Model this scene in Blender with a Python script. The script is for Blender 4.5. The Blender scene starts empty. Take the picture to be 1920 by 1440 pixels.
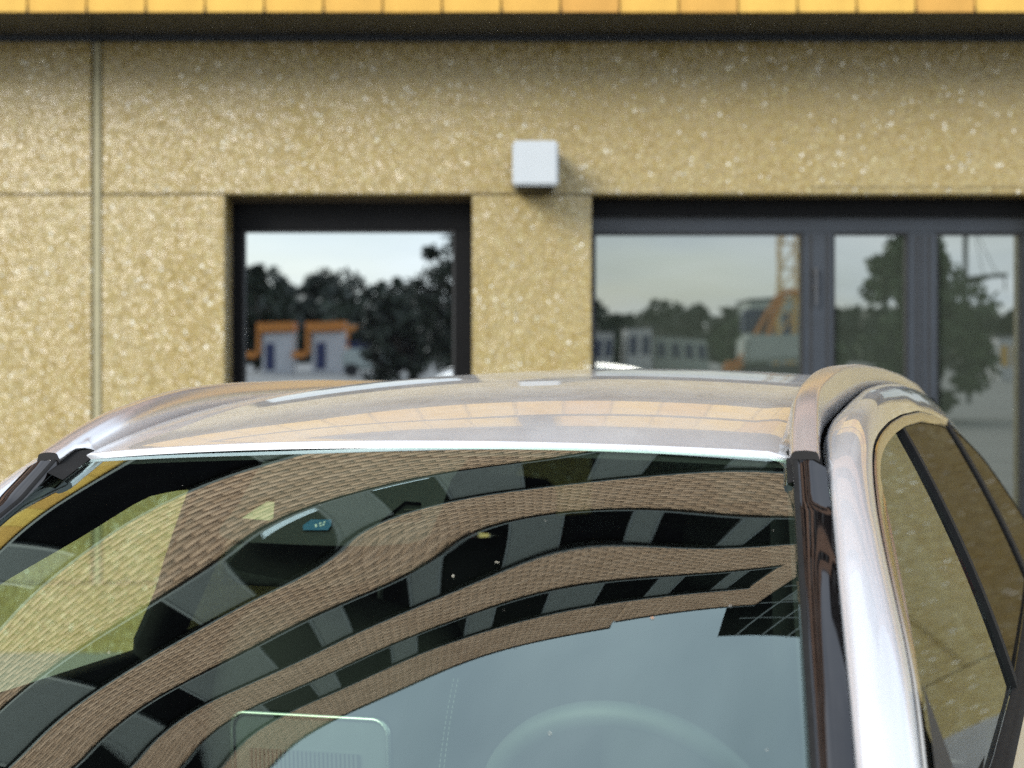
import bpy, bmesh, math, random
import numpy as np
from mathutils import Vector, Matrix
random.seed(7); RNG = np.random.default_rng(11)
sc = bpy.context.scene
col = sc.collection

# ------------------------------------------------------------------ camera, sky, sun, exposure
EYE = 1.514
cam_d = bpy.data.cameras.new('camera'); cam = bpy.data.objects.new('camera', cam_d); col.objects.link(cam)
cam.location = (0, 0, EYE); cam.rotation_euler = (math.radians(90), 0, 0)
cam_d.sensor_width = 36; cam_d.lens = 2948.8/1920*36
cam_d.shift_y = -(720-679.2)/1920
cam_d.clip_start = .05; cam_d.clip_end = 3000
cam_d.dof.use_dof = True; cam_d.dof.focus_distance = 2.32; cam_d.dof.aperture_fstop = 4.4
sc.camera = cam

SUN_EL, SUN_AZ = 26, 221          # degrees; azimuth clockwise from +Y: behind the camera, to its left
world = bpy.data.worlds.new('World'); sc.world = world; world.use_nodes = True
def build_world():
    nt = world.node_tree; nt.nodes.clear(); N = nt.nodes.new; L = nt.links.new
    out = N('ShaderNodeOutputWorld'); bg = N('ShaderNodeBackground'); bg.inputs['Strength'].default_value = .092
    sky = N('ShaderNodeTexSky'); sky.sky_type = 'NISHITA'; sky.sun_disc = False
    sky.sun_elevation = math.radians(SUN_EL); sky.sun_rotation = math.radians(SUN_AZ)
    sky.dust_density = .7; sky.air_density = 1.0
    tc = N('ShaderNodeTexCoord'); sep = N('ShaderNodeSeparateXYZ'); L(tc.outputs['Generated'], sep.inputs[0])
    zz = N('ShaderNodeMath'); zz.operation = 'MAXIMUM'; zz.inputs[1].default_value = 0.0; L(sep.outputs['Z'], zz.inputs[0])
    za = N('ShaderNodeMath'); za.operation = 'ADD'; za.inputs[1].default_value = .16; L(zz.outputs[0], za.inputs[0])
    cm = N('ShaderNodeCombineXYZ')
    for i, a in enumerate('XY'):
        dv = N('ShaderNodeMath'); dv.operation = 'DIVIDE'; L(sep.outputs[a], dv.inputs[0]); L(za.outputs[0], dv.inputs[1]); L(dv.outputs[0], cm.inputs[i])
    no = N('ShaderNodeTexNoise'); no.inputs['Scale'].default_value = .55; no.inputs['Detail'].default_value = 7; no.inputs['Roughness'].default_value = .55
    L(cm.outputs[0], no.inputs['Vector'])
    rp = N('ShaderNodeValToRGB'); rp.color_ramp.elements[0].position = .36; rp.color_ramp.elements[1].position = .60; L(no.outputs['Fac'], rp.inputs[0])
    no2 = N('ShaderNodeTexNoise'); no2.inputs['Scale'].default_value = 1.3; no2.inputs['Detail'].default_value = 5; L(cm.outputs[0], no2.inputs['Vector'])
    rp2 = N('ShaderNodeValToRGB')
    rp2.color_ramp.elements[0].color = (7.4, 8.4, 9.9, 1); rp2.color_ramp.elements[0].position = .3
    rp2.color_ramp.elements[1].color = (11.6, 12.2, 13.2, 1); rp2.color_ramp.elements[1].position = .72
    L(no2.outputs['Fac'], rp2.inputs[0])
    mx = N('ShaderNodeMix'); mx.data_type = 'RGBA'
    mf = N('ShaderNodeMath'); mf.operation = 'MULTIPLY_ADD'; mf.inputs[1].default_value = .58; mf.inputs[2].default_value = .36; L(rp.outputs['Color'], mf.inputs[0])
    L(mf.outputs[0], mx.inputs['Factor']); L(sky.outputs[0], mx.inputs['A']); L(rp2.outputs['Color'], mx.inputs['B'])
    L(mx.outputs['Result'], bg.inputs['Color']); L(bg.outputs[0], out.inputs[0])
build_world()
sun_d = bpy.data.lights.new('sun', 'SUN'); sun = bpy.data.objects.new('sun', sun_d); col.objects.link(sun)
sun_d.energy = 1.65; sun_d.angle = math.radians(26); sun_d.color = (1, .965, .90)
_e, _a = math.radians(SUN_EL), math.radians(SUN_AZ)
sun.rotation_euler = Vector((math.sin(_a)*math.cos(_e), math.cos(_a)*math.cos(_e), math.sin(_e))).to_track_quat('Z', 'Y').to_euler()
vs = sc.view_settings; vs.view_transform = 'Standard'; vs.look = 'None'; vs.gamma = 1; vs.use_curve_mapping = False
vs.exposure = 1.26
sc.cycles.use_denoising = False      # the fine pebble grain survives only without it
sc.cycles.max_bounces = 10; sc.cycles.transparent_max_bounces = 16; sc.cycles.glossy_bounces = 6
sc.cycles.sample_clamp_indirect = 6
sc.cycles.caustics_reflective = False

# ------------------------------------------------------------------ materials
def mat(name, base=(.5,.5,.5), rough=.5, metal=0, coat=0, spec=.5, noise=None, bump=None, emit=None):
    m = bpy.data.materials.new(name); m.use_nodes = True; nt = m.node_tree
    b = nt.nodes['Principled BSDF']; L = nt.links.new; N = nt.nodes.new
    b.inputs['Base Color'].default_value = (*base, 1); b.inputs['Roughness'].default_value = rough; b.inputs['Metallic'].default_value = metal
    b.inputs['Coat Weight'].default_value = coat; b.inputs['Coat Roughness'].default_value = .03; b.inputs['Specular IOR Level'].default_value = spec
    geo = N('ShaderNodeTexCoord')
    if noise:   # (scale, amount, roughness amount)
        n = N('ShaderNodeTexNoise'); n.inputs['Scale'].default_value = noise[0]; n.inputs['Detail'].default_value = 6; n.inputs['Roughness'].default_value = .62
        L(geo.outputs['Object'], n.inputs['Vector'])
        mr = N('ShaderNodeMapRange'); mr.inputs['To Min'].default_value = 1-noise[1]; mr.inputs['To Max'].default_value = 1+noise[1]; mr.inputs['From Min'].default_value = .25; mr.inputs['From Max'].default_value = .75
        L(n.outputs['Fac'], mr.inputs['Value'])
        vm = N('ShaderNodeVectorMath'); vm.operation = 'SCALE'; vm.inputs[0].default_value = base; L(mr.outputs[0], vm.inputs['Scale']); L(vm.outputs[0], b.inputs['Base Color'])
        if len(noise) > 2:
            m2 = N('ShaderNodeMapRange'); m2.inputs['To Min'].default_value = max(.02, rough-noise[2]); m2.inputs['To Max'].default_value = rough+noise[2]
            L(n.outputs['Fac'], m2.inputs['Value']); L(m2.outputs[0], b.inputs['Roughness'])
    if bump:    # (scale, strength, distance)
        n = N('ShaderNodeTexNoise'); n.inputs['Scale'].default_value = bump[0]; n.inputs['Detail'].default_value = 4
        L(geo.outputs['Object'], n.inputs['Vector'])
        bp = N('ShaderNodeBump'); bp.inputs['Strength'].default_value = bump[1]; bp.inputs['Distance'].default_value = bump[2]
        L(n.outputs['Fac'], bp.inputs['Height']); L(bp.outputs[0], b.inputs['Normal'])
    return m

def aggregate_mat():
    m = bpy.data.materials.new('exposed_aggregate'); m.use_nodes = True; nt = m.node_tree; N = nt.nodes.new; L = nt.links.new
    b = nt.nodes['Principled BSDF']; tc = N('ShaderNodeTexCoord')
    oi = N('ShaderNodeObjectInfo'); ad = N('ShaderNodeVectorMath'); ad.operation = 'MULTIPLY_ADD'; ad.inputs[1].default_value = (.0, .0, .0)
    v = N('ShaderNodeTexVoronoi'); v.inputs['Scale'].default_value = 90; v.inputs['Randomness'].default_value = 1; L(tc.outputs['Object'], v.inputs['Vector'])
    sx = N('ShaderNodeSeparateColor'); L(v.outputs['Color'], sx.inputs[0])
    rp = N('ShaderNodeValToRGB'); cr = rp.color_ramp; cr.interpolation = 'CONSTANT'
    cols = [(0, (.30,.205,.055)), (.16, (.40,.295,.095)), (.36, (.45,.345,.13)), (.54, (.35,.25,.075)), (.66, (.47,.37,.15)), (.80, (.41,.285,.075)), (.92, (.55,.46,.23)), (.975, (.72,.65,.42))]
    while len(cr.elements) < len(cols): cr.elements.new(.5)
    for e, (p, c) in zip(cr.elements, cols): e.position = p; e.color = (*c, 1)
    L(sx.outputs[0], rp.inputs[0])
    # mortar between pebbles
    ve = N('ShaderNodeTexVoronoi'); ve.feature = 'DISTANCE_TO_EDGE'; ve.inputs['Scale'].default_value = 90; L(tc.outputs['Object'], ve.inputs['Vector'])
    me = N('ShaderNodeMapRange'); me.inputs['From Min'].default_value = .03; me.inputs['From Max'].default_value = .14; L(ve.outputs['Distance'], me.inputs['Value'])
    mx = N('ShaderNodeMix'); mx.data_type = 'RGBA'; mx.inputs['A'].default_value = (.27,.22,.125,1); L(me.outputs[0], mx.inputs['Factor']); L(rp.outputs[0], mx.inputs['B'])
    # weathering: algae and pale washed patches
    mp = N('ShaderNodeMapping'); mp.inputs['Scale'].default_value = (1.4, 1, .38); L(tc.outputs['Object'], mp.inputs[0])
    n1 = N('ShaderNodeTexNoise'); n1.inputs['Scale'].default_value = 2.3; n1.inputs['Detail'].default_value = 7; n1.inputs['Roughness'].default_value = .6; L(mp.outputs[0], n1.inputs['Vector'])
    sep = N('ShaderNodeSeparateXYZ'); L(tc.outputs['Object'], sep.inputs[0])
    wz = N('ShaderNodeMapRange'); wz.inputs['From Min'].default_value = 2.35; wz.inputs['From Max'].default_value = 3.0; wz.inputs['To Min'].default_value = -.22; wz.inputs['To Max'].default_value = .12; L(sep.outputs['Z'], wz.inputs['Value'])
    sm = N('ShaderNodeMath'); sm.operation = 'ADD'; L(n1.outputs['Fac'], sm.inputs[0]); L(wz.outputs[0], sm.inputs[1])
    r2 = N('ShaderNodeValToRGB'); c2 = r2.color_ramp
    c2.elements[0].position = .16; c2.elements[0].color = (.77,.77,.67,1); c2.elements[1].position = .74; c2.elements[1].color = (.66,.61,.31,1)
    e = c2.elements.new(.42); e.color = (.73,.70,.52,1)
    L(sm.outputs[0], r2.inputs[0])
    mu = N('ShaderNodeMix'); mu.data_type = 'RGBA'; mu.blend_type = 'MULTIPLY'; mu.inputs['Factor'].default_value = 1; L(mx.outputs['Result'], mu.inputs['A']); L(r2.outputs[0], mu.inputs['B'])
    # scattered white quartz pebbles, larger than the rest
    q = N('ShaderNodeTexVoronoi'); q.inputs['Scale'].default_value = 47; L(tc.outputs['Object'], q.inputs['Vector'])
    qs = N('ShaderNodeSeparateColor'); L(q.outputs['Color'], qs.inputs[0])
    qr = N('ShaderNodeMapRange'); qr.inputs['From Min'].default_value = .80; qr.inputs['From Max'].default_value = 1; qr.inputs['To Min'].default_value = .0; qr.inputs['To Max'].default_value = .40; L(qs.outputs[0], qr.inputs['Value'])
    ql = N('ShaderNodeMath'); ql.operation = 'LESS_THAN'; L(q.outputs['Distance'], ql.inputs[0]); L(qr.outputs[0], ql.inputs[1])
    qm = N('ShaderNodeMix'); qm.data_type = 'RGBA'; qm.inputs['B'].default_value = (.86,.83,.70,1); L(ql.outputs[0], qm.inputs['Factor']); L(mu.outputs['Result'], qm.inputs['A'])
    L(qm.outputs['Result'], b.inputs['Base Color'])
    # every pebble is a facet with its own tilt; quartz is smoother and tilts more
    kq = N('ShaderNodeMath'); kq.operation = 'MULTIPLY_ADD'; kq.inputs[1].default_value = .55; kq.inputs[2].default_value = .36; L(ql.outputs[0], kq.inputs[0])
    rq = N('ShaderNodeMath'); rq.operation = 'MULTIPLY_ADD'; rq.inputs[1].default_value = -.11; rq.inputs[2].default_value = .24; L(ql.outputs[0], rq.inputs[0]); L(rq.outputs[0], b.inputs['Roughness'])
    cq = N('ShaderNodeMix'); cq.data_type = 'RGBA'; L(ql.outputs[0], cq.inputs['Factor']); L(v.outputs['Color'], cq.inputs['A']); L(q.outputs['Color'], cq.inputs['B'])
    g = N('ShaderNodeNewGeometry')
    s1 = N('ShaderNodeVectorMath'); s1.operation = 'SUBTRACT'; s1.inputs[1].default_value = (.5,.5,.5); L(cq.outputs['Result'], s1.inputs[0])
    s2 = N('ShaderNodeVectorMath'); s2.operation = 'SCALE'; L(kq.outputs[0], s2.inputs['Scale']); L(s1.outputs[0], s2.inputs[0])
    s3 = N('ShaderNodeVectorMath'); s3.operation = 'ADD'; L(g.outputs['Normal'], s3.inputs[0]); L(s2.outputs[0], s3.inputs[1])
    s4 = N('ShaderNodeVectorMath'); s4.operation = 'NORMALIZE'; L(s3.outputs[0], s4.inputs[0])
    bp = N('ShaderNodeBump'); bp.inputs['Strength'].default_value = .5; bp.inputs['Distance'].default_value = .004; L(ve.outputs['Distance'], bp.inputs['Height']); L(s4.outputs[0], bp.inputs['Normal'])
    L(bp.outputs[0], b.inputs['Normal'])
    b.inputs['Specular IOR Level'].default_value = .75
    return m

def glass_mat(name, tint, r0, r1, gloss=(1,1,1), dust=0.0, rough=0.0, power=4.0):
    """one sheet of coated car glass: tinted transmission, mirror reflection that grows towards grazing"""
    m = bpy.data.materials.new(name); m.use_nodes = True; nt = m.node_tree; nt.nodes.clear(); N = nt.nodes.new; L = nt.links.new
    out = N('ShaderNodeOutputMaterial'); tr = N('ShaderNodeBsdfTransparent'); tr.inputs[0].default_value = (*tint, 1)
    gl = N('ShaderNodeBsdfGlossy'); gl.inputs['Color'].default_value = (*gloss, 1); gl.inputs['Roughness'].default_value = rough
    lw = N('ShaderNodeLayerWeight'); lw.inputs['Blend'].default_value = .5
    pw = N('ShaderNodeMath'); pw.operation = 'POWER'; pw.inputs[1].default_value = power; L(lw.outputs['Facing'], pw.inputs[0])
    mr = N('ShaderNodeMapRange'); mr.inputs['To Min'].default_value = r0; mr.inputs['To Max'].default_value = r1; L(pw.outputs[0], mr.inputs['Value'])
    ms = N('ShaderNodeMixShader'); L(mr.outputs[0], ms.inputs[0]); L(tr.outputs[0], ms.inputs[1]); L(gl.outputs[0], ms.inputs[2])
    last = ms
    if dust:
        tc = N('ShaderNodeTexCoord')
        v = N('ShaderNodeTexVoronoi'); v.inputs['Scale'].default_value = 55; L(tc.outputs['Object'], v.inputs['Vector'])
        sx = N('ShaderNodeSeparateColor'); L(v.outputs['Color'], sx.inputs[0])
        # radius of each speck from its own random number, few cells carry one
        rr = N('ShaderNodeMapRange'); rr.inputs['From Min'].default_value = .86; rr.inputs['From Max'].default_value = 1; rr.inputs['To Min'].default_value = 0; rr.inputs['To Max'].default_value = .055; L(sx.outputs[0], rr.inputs['Value'])
        lt = N('ShaderNodeMath'); lt.operation = 'LESS_THAN'; L(v.outputs['Distance'], lt.inputs[0]); L(rr.outputs[0], lt.inputs[1])
        n = N('ShaderNodeTexNoise'); n.inputs['Scale'].default_value = 9; n.inputs['Detail'].default_value = 8; n.inputs['Roughness'].default_value = .7; L(tc.outputs['Object'], n.inputs['Vector'])
        m1 = N('ShaderNodeMapRange'); m1.inputs['From Min'].default_value = .35; m1.inputs['From Max'].default_value = .8; m1.inputs['To Min'].default_value = dust*.25; m1.inputs['To Max'].default_value = dust; L(n.outputs['Fac'], m1.inputs['Value'])
        s = N('ShaderNodeMath'); s.operation = 'MULTIPLY_ADD'; s.inputs[1].default_value = .4; s.use_clamp = True; L(lt.outputs[0], s.inputs[0]); L(m1.outputs[0], s.inputs[2])
        df = N('ShaderNodeBsdfDiffuse'); df.inputs[0].default_value = (.55,.52,.45,1)
        m2 = N('ShaderNodeMixShader'); L(s.outputs[0], m2.inputs[0]); L(ms.outputs[0], m2.inputs[1]); L(df.outputs[0], m2.inputs[2]); last = m2
    L(last.outputs[0], out.inputs[0]); return m

def mirror_pane_mat(name, fac, body, gloss, wav=.0):
    m = bpy.data.materials.new(name); m.use_nodes = True; nt = m.node_tree; nt.nodes.clear(); N = nt.nodes.new; L = nt.links.new
    out = N('ShaderNodeOutputMaterial'); df = N('ShaderNodeBsdfDiffuse'); df.inputs[0].default_value = (*body, 1)
    gl = N('ShaderNodeBsdfGlossy'); gl.inputs['Color'].default_value = (*gloss, 1); gl.inputs['Roughness'].default_value = .0
    ms = N('ShaderNodeMixShader'); ms.inputs[0].default_value = fac; L(df.outputs[0], ms.inputs[1]); L(gl.outputs[0], ms.inputs[2])
    if wav:
        tc = N('ShaderNodeTexCoord'); n = N('ShaderNodeTexNoise'); n.inputs['Scale'].default_value = 1.6; n.inputs['Detail'].default_value = 1; L(tc.outputs['Object'], n.inputs['Vector'])
        bp = N('ShaderNodeBump'); bp.inputs['Distance'].default_value = wav; bp.inputs['Strength'].default_value = 1; L(n.outputs['Fac'], bp.inputs['Height']); L(bp.outputs[0], gl.inputs['Normal'])
    L(ms.outputs[0], out.inputs[0]); return m

def paint_mat():
    m = mat('silver_paint', (.63,.645,.665), .3, .6, coat=1)
    nt = m.node_tree; N = nt.nodes.new; L = nt.links.new; b = nt.nodes['Principled BSDF']
    b.inputs['Coat Roughness'].default_value = .012; b.inputs['Coat IOR'].default_value = 1.62
    tc = N('ShaderNodeTexCoord')
    # flake sparkle
    v = N('ShaderNodeTexVoronoi'); v.inputs['Scale'].default_value = 900; L(tc.outputs['Object'], v.inputs['Vector'])
    g = N('ShaderNodeNewGeometry')
    s1 = N('ShaderNodeVectorMath'); s1.operation = 'SUBTRACT'; s1.inputs[1].default_value = (.5,.5,.5); L(v.outputs['Color'], s1.inputs[0])
    s2 = N('ShaderNodeVectorMath'); s2.operation = 'SCALE'; s2.inputs['Scale'].default_value = .05; L(s1.outputs[0], s2.inputs[0])
    s3 = N('ShaderNodeVectorMath'); s3.operation = 'ADD'; L(g.outputs['Normal'], s3.inputs[0]); L(s2.outputs[0], s3.inputs[1])
    s4 = N('ShaderNodeVectorMath'); s4.operation = 'NORMALIZE'; L(s3.outputs[0], s4.inputs[0]); L(s4.outputs[0], b.inputs['Normal'])
    # dust film on surfaces that face up
    n = N('ShaderNodeTexNoise'); n.inputs['Scale'].default_value = 14; n.inputs['Detail'].default_value = 9; n.inputs['Roughness'].default_value = .75; L(tc.outputs['Object'], n.inputs['Vector'])
    sp = N('ShaderNodeSeparateXYZ'); L(g.outputs['Normal'], sp.inputs[0])
    up = N('ShaderNodeMapRange'); up.inputs['From Min'].default_value = .85; up.inputs['From Max'].default_value = .99; L(sp.outputs['Z'], up.inputs['Value'])
    m1 = N('ShaderNodeMapRange'); m1.inputs['From Min'].default_value = .3; m1.inputs['From Max'].default_value = .8; m1.inputs['To Min'].default_value = .05; m1.inputs['To Max'].default_value = .40; L(n.outputs['Fac'], m1.inputs['Value'])
    v2 = N('ShaderNodeTexVoronoi'); v2.inputs['Scale'].default_value = 70; L(tc.outputs['Object'], v2.inputs['Vector'])
    sx = N('ShaderNodeSeparateColor'); L(v2.outputs['Color'], sx.inputs[0])
    rr = N('ShaderNodeMapRange'); rr.inputs['From Min'].default_value = .80; rr.inputs['From Max'].default_value = 1; rr.inputs['To Min'].default_value = 0; rr.inputs['To Max'].default_value = .10; L(sx.outputs[0], rr.inputs['Value'])
    lt = N('ShaderNodeMath'); lt.operation = 'LESS_THAN'; L(v2.outputs['Distance'], lt.inputs[0]); L(rr.outputs[0], lt.inputs[1])
    sa = N('ShaderNodeMath'); sa.operation = 'MULTIPLY_ADD'; sa.inputs[1].default_value = .35; L(lt.outputs[0], sa.inputs[0]); L(m1.outputs[0], sa.inputs[2])
    fm = N('ShaderNodeMath'); fm.operation = 'MULTIPLY'; fm.use_clamp = True; L(sa.outputs[0], fm.inputs[0]); L(up.outputs[0], fm.inputs[1])
    out = nt.nodes['Material Output']; df = N('ShaderNodeBsdfDiffuse'); df.inputs[0].default_value = (.43,.425,.405,1)
    ms = N('ShaderNodeMixShader'); L(fm.outputs[0], ms.inputs[0]); L(b.outputs[0], ms.inputs[1]); L(df.outputs[0], ms.inputs[2]); L(ms.outputs[0], out.inputs[0])
    return m

def brick_mat(nm, ca, cb, cc):
    m = mat(nm, (.36,.20,.09), .8, spec=.2)
    nt = m.node_tree; N = nt.nodes.new; L = nt.links.new; b = nt.nodes['Principled BSDF']
    at = N('ShaderNodeAttribute'); at.attribute_name = 'tone'; at.attribute_type = 'GEOMETRY'
    oi = N('ShaderNodeObjectInfo')
    ad = N('ShaderNodeMath'); ad.operation = 'ADD'; L(at.outputs['Fac'], ad.inputs[0]); L(oi.outputs['Random'], ad.inputs[1])
    fr = N('ShaderNodeMath'); fr.operation = 'FRACT'; L(ad.outputs[0], fr.inputs[0])
    rp = N('ShaderNodeValToRGB'); cr = rp.color_ramp
    cr.elements[0].color = (*ca,1); cr.elements[1].color = (*cc,1); e = cr.elements.new(.5); e.color = (*cb,1)
    L(fr.outputs[0], rp.inputs[0])
    tc = N('ShaderNodeTexCoord'); n = N('ShaderNodeTexNoise'); n.inputs['Scale'].default_value = 9; n.inputs['Detail'].default_value = 6; L(tc.outputs['Object'], n.inputs['Vector'])
    mr = N('ShaderNodeMapRange'); mr.inputs['To Min'].default_value = .72; mr.inputs['To Max'].default_value = 1.25; L(n.outputs['Fac'], mr.inputs['Value'])
    vm = N('ShaderNodeVectorMath'); vm.operation = 'SCALE'; L(rp.outputs[0], vm.inputs[0]); L(mr.outputs[0], vm.inputs['Scale']); L(vm.outputs[0], b.inputs['Base Color'])
    return m

M_AGG = aggregate_mat(); M_BRICK = brick_mat('tan_brick', (.41,.245,.165), (.475,.29,.20), (.525,.33,.235)); M_BRICKY = brick_mat('golden_brick', (.43,.225,.055), (.50,.295,.065), (.53,.33,.075)); M_PAINT = paint_mat()
M_MORTAR = mat('dark_mortar', (.04,.03,.024), .9, noise=(20,.3))
M_SEAL = mat('joint_sealant', (.27,.245,.145), .7, noise=(8,.18))
M_GROOVE = mat('joint_groove', (.07,.055,.035), .9, noise=(15,.4))
M_SOFFIT = mat('soffit_metal', (.034,.035,.037), .33, .7, noise=(2.2,.6,.10), bump=(1.4,.25,.02))
M_FRAMEBLK = mat('black_frame', (.004,.004,.0045), .5, spec=.12, noise=(6,.3))
M_FRAMEGREY = mat('anthracite_frame', (.019,.024,.031), .42, noise=(5,.2))
M_GASKET = mat('rubber_gasket', (.012,.012,.012), .6, noise=(20,.3))
M_PANE_L = mirror_pane_mat('mirror_pane', .42, (.003,.003,.004), (.88,.95,1.0), .0007)
M_PANE_R = mirror_pane_mat('tinted_pane', .235, (.030,.036,.028), (.93,.97,.92), .0010)
M_RIBGLASS = mat('ribbon_glass', (.003,.003,.004), .6, spec=0, noise=(2,.3))
M_RIBPANEL = mat('ribbon_panel', (.088,.09,.09), .7, spec=.15, noise=(3,.08))
M_RIBFRAME = mat('ribbon_frame', (.045,.047,.05), .5, noise=(4,.2))
M_PALEBAR = mat('pale_bar_paint', (.52,.58,.66), .6, noise=(6,.1))
M_LAMP = mat('lamp_housing_grey', (.36,.385,.395), .5, noise=(14,.03))
M_DARK = mat('dark_void', (.004,.004,.004), .8, spec=0, noise=(5,.2))
M_RAIL = mat('satin_rail', (.74,.73,.72), .25, .85, noise=(6,.02))
M_TRIM = mat('satin_trim', (.62,.58,.50), .24, 1.0, noise=(8,.04))
M_PIANO = mat('piano_black', (.004,.0035,.0035), .05, coat=.6, spec=.4, noise=(40,.4))
M_RUBBER = mat('black_rubber', (.008,.008,.008), .75, spec=.2, noise=(30,.3))
M_PLASTIC = mat('black_plastic', (.011,.011,.0115), .55, spec=.3, noise=(60,.25))
M_WS = glass_mat('windscreen_glass', (.80,.97,.80), .18, .78, (.82,1.0,.93), dust=.0012, power=2.2)
M_SIDEGL = glass_mat('side_glass', (.88,1.0,.87), .05, .68, (.78,.86,.93), dust=.02, power=3.0)
M_PRIVGL = glass_mat('privacy_glass', (.06,.07,.065), .03, .26, (.95,.92,.88), dust=.02, power=3.0)
M_FRIT = mat('ceramic_frit', (.010,.009,.009), .7, noise=(60,.3))
M_HEADLINER = mat('headliner_cloth', (.075,.068,.058), .95, noise=(90,.15))
M_INTRIM = mat('interior_trim', (.006,.006,.006), .75, spec=.15, noise=(40,.2))
M_LEATHER = mat('seat_leather', (.007,.0075,.0075), .65, spec=.2, noise=(30,.2), bump=(220,.25,.002))
M_DASH = mat('dash_leather', (.010,.011,.011), .6, spec=.25, noise=(60,.2), bump=(260,.25,.002))
M_CHROME = mat('chrome', (.8,.8,.8), .12, 1, noise=(20,.03))
M_SCREEN = mat('screen_back', (.05,.056,.056), .35, noise=(30,.1))
M_STITCH = mat('stitch_thread', (.15,.155,.15), .8, noise=(80,.2))
M_CREAM = mat('cream_plastic', (.30,.26,.17), .6, noise=(30,.1))
M_STICK = mat('blue_sticker', (.02,.075,.15), .5, noise=(20,.12))
M_WHITE = mat('white_print', (.55,.56,.55), .6, noise=(20,.05))
M_TYRE = mat('tyre_rubber', (.02,.02,.02), .8, noise=(30,.2))
M_ALLOY = mat('alloy', (.55,.55,.56), .3, 1, noise=(20,.05))
M_LIGHTGL = mat('lamp_lens', (.65,.68,.70), .08, .3, coat=1, noise=(10,.05))
M_REDGL = mat('red_lens', (.25,.01,.01), .12, coat=1, noise=(10,.1))
M_CONC = mat('yard_concrete', (.24,.235,.215), .85, noise=(.6,.2), bump=(30,.3,.01))
M_GRASS = mat('hill_grass', (.012,.018,.009), .95, spec=.1, noise=(.05,.4))
M_ORANGE = mat('orange_steel', (.55,.20,.03), .5, noise=(3,.15))
M_YELLOW = mat('yellow_steel', (.62,.36,.06), .5, noise=(3,.15))
M_WALLWHITE = mat('white_cladding', (.55,.55,.55), .6, noise=(1.5,.08))
M_NAVY = mat('navy_panel', (.02,.03,.10), .4, noise=(3,.2))
M_HALL = mat('hall_cladding', (.42,.46,.42), .7, noise=(1.2,.1))
M_STEEL = mat('dark_steel', (.05,.052,.055), .5, noise=(5,.2))
M_BARK = mat('bark', (.07,.055,.04), .9, noise=(12,.35), bump=(30,.6,.02))
def leaf_mat(name, a, b_):
    m = mat(name, a, .6); nt = m.node_tree; N = nt.nodes.new; L = nt.links.new; b = nt.nodes['Principled BSDF']
    at = N('ShaderNodeAttribute'); at.attribute_name = 'tone'
    mx = N('ShaderNodeMix'); mx.data_type = 'RGBA'; mx.inputs['A'].default_value = (*a,1); mx.inputs['B'].default_value = (*b_,1); L(at.outputs['Fac'], mx.inputs['Factor']); L(mx.outputs['Result'], b.inputs['Base Color'])
    return m
M_LEAF = leaf_mat('leaf_green', (.030,.055,.018), (.075,.12,.04))
M_LEAFD = leaf_mat('leaf_dark', (.014,.022,.011), (.032,.046,.022))

# ------------------------------------------------------------------ mesh helpers
def link(name, me, parent=None, kind=None):
    o = bpy.data.objects.new(name, me); col.objects.link(o)
    if parent is not None: o.parent = parent
    if kind: o['kind'] = kind
    return o
def tag(o, label, cat, group=None, kind=None):
    o['label'] = label; o['category'] = cat
    if group: o['group'] = group
    if kind: o['kind'] = kind
    return o
def empty(name, loc=(0,0,0), mtx=None):
    o = bpy.data.objects.new(name, None); o.empty_display_size = .2; col.objects.link(o)
    if mtx is not None: o.matrix_world = mtx
    else: o.location = loc
    return o
def mesh(name, V, Fc, material, parent=None, smooth=False, kind=None):
    me = bpy.data.meshes.new(name); me.from_pydata([tuple(map(float, v)) for v in V], [], [tuple(f) for f in Fc]); me.materials.append(material)
    if smooth: me.polygons.foreach_set('use_smooth', [True]*len(me.polygons))
    me.update(); return link(name, me, parent, kind)
def grid(name, A, material, parent=None, flip=False, smooth=True, kind=None):
    n, m = A.shape[:2]; V = A.reshape(-1, 3); Fc = []
    for i in range(n-1):
        for j in range(m-1):
            q = (i*m+j, i*m+j+1, (i+1)*m+j+1, (i+1)*m+j); Fc.append(q[::-1] if flip else q)
    return mesh(name, V, Fc, material, parent, smooth, kind)
class MB:
    def __init__(s): s.V = []; s.F = []
    def box(s, x0, x1, y0, y1, z0, z1):
        b = len(s.V); s.V += [(x,y,z) for z in (z0,z1) for y in (y0,y1) for x in (x0,x1)]
        s.F += [tuple(b+i for i in f) for f in ((0,2,3,1),(4,5,7,6),(0,1,5,4),(2,6,7,3),(0,4,6,2),(1,3,7,5))]; return s
    def bar(s, a, b, r, n=6):
        a, b = Vector(a), Vector(b); d = (b-a).normalized(); u = d.orthogonal().normalized(); w = d.cross(u); k = len(s.V)
        for p in (a, b):
            for i in range(n): t = 2*math.pi*i/n; s.V.append(tuple(p+u*(r*math.cos(t))+w*(r*math.sin(t))))
        s.F += [(k+i, k+(i+1)%n, k+n+(i+1)%n, k+n+i) for i in range(n)] + [tuple(k+i for i in range(n))[::-1], tuple(k+n+i for i in range(n))]; return s
    def build(s, name, material, parent=None, bevel=0, smooth=False, kind=None):
        o = mesh(name, s.V, s.F, material, parent, smooth, kind)
        if bevel:
            bm = bmesh.new(); bm.from_mesh(o.data); bmesh.ops.bevel(bm, geom=bm.edges[:], offset=bevel, segments=2, affect='EDGES', clamp_overlap=True); bm.to_mesh(o.data); bm.free()
        return o
def box(name, x0, x1, y0, y1, z0, z1, material, parent=None, bevel=0, kind=None):
    return MB().box(x0,x1,y0,y1,z0,z1).build(name, material, parent, bevel, kind=kind)
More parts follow.
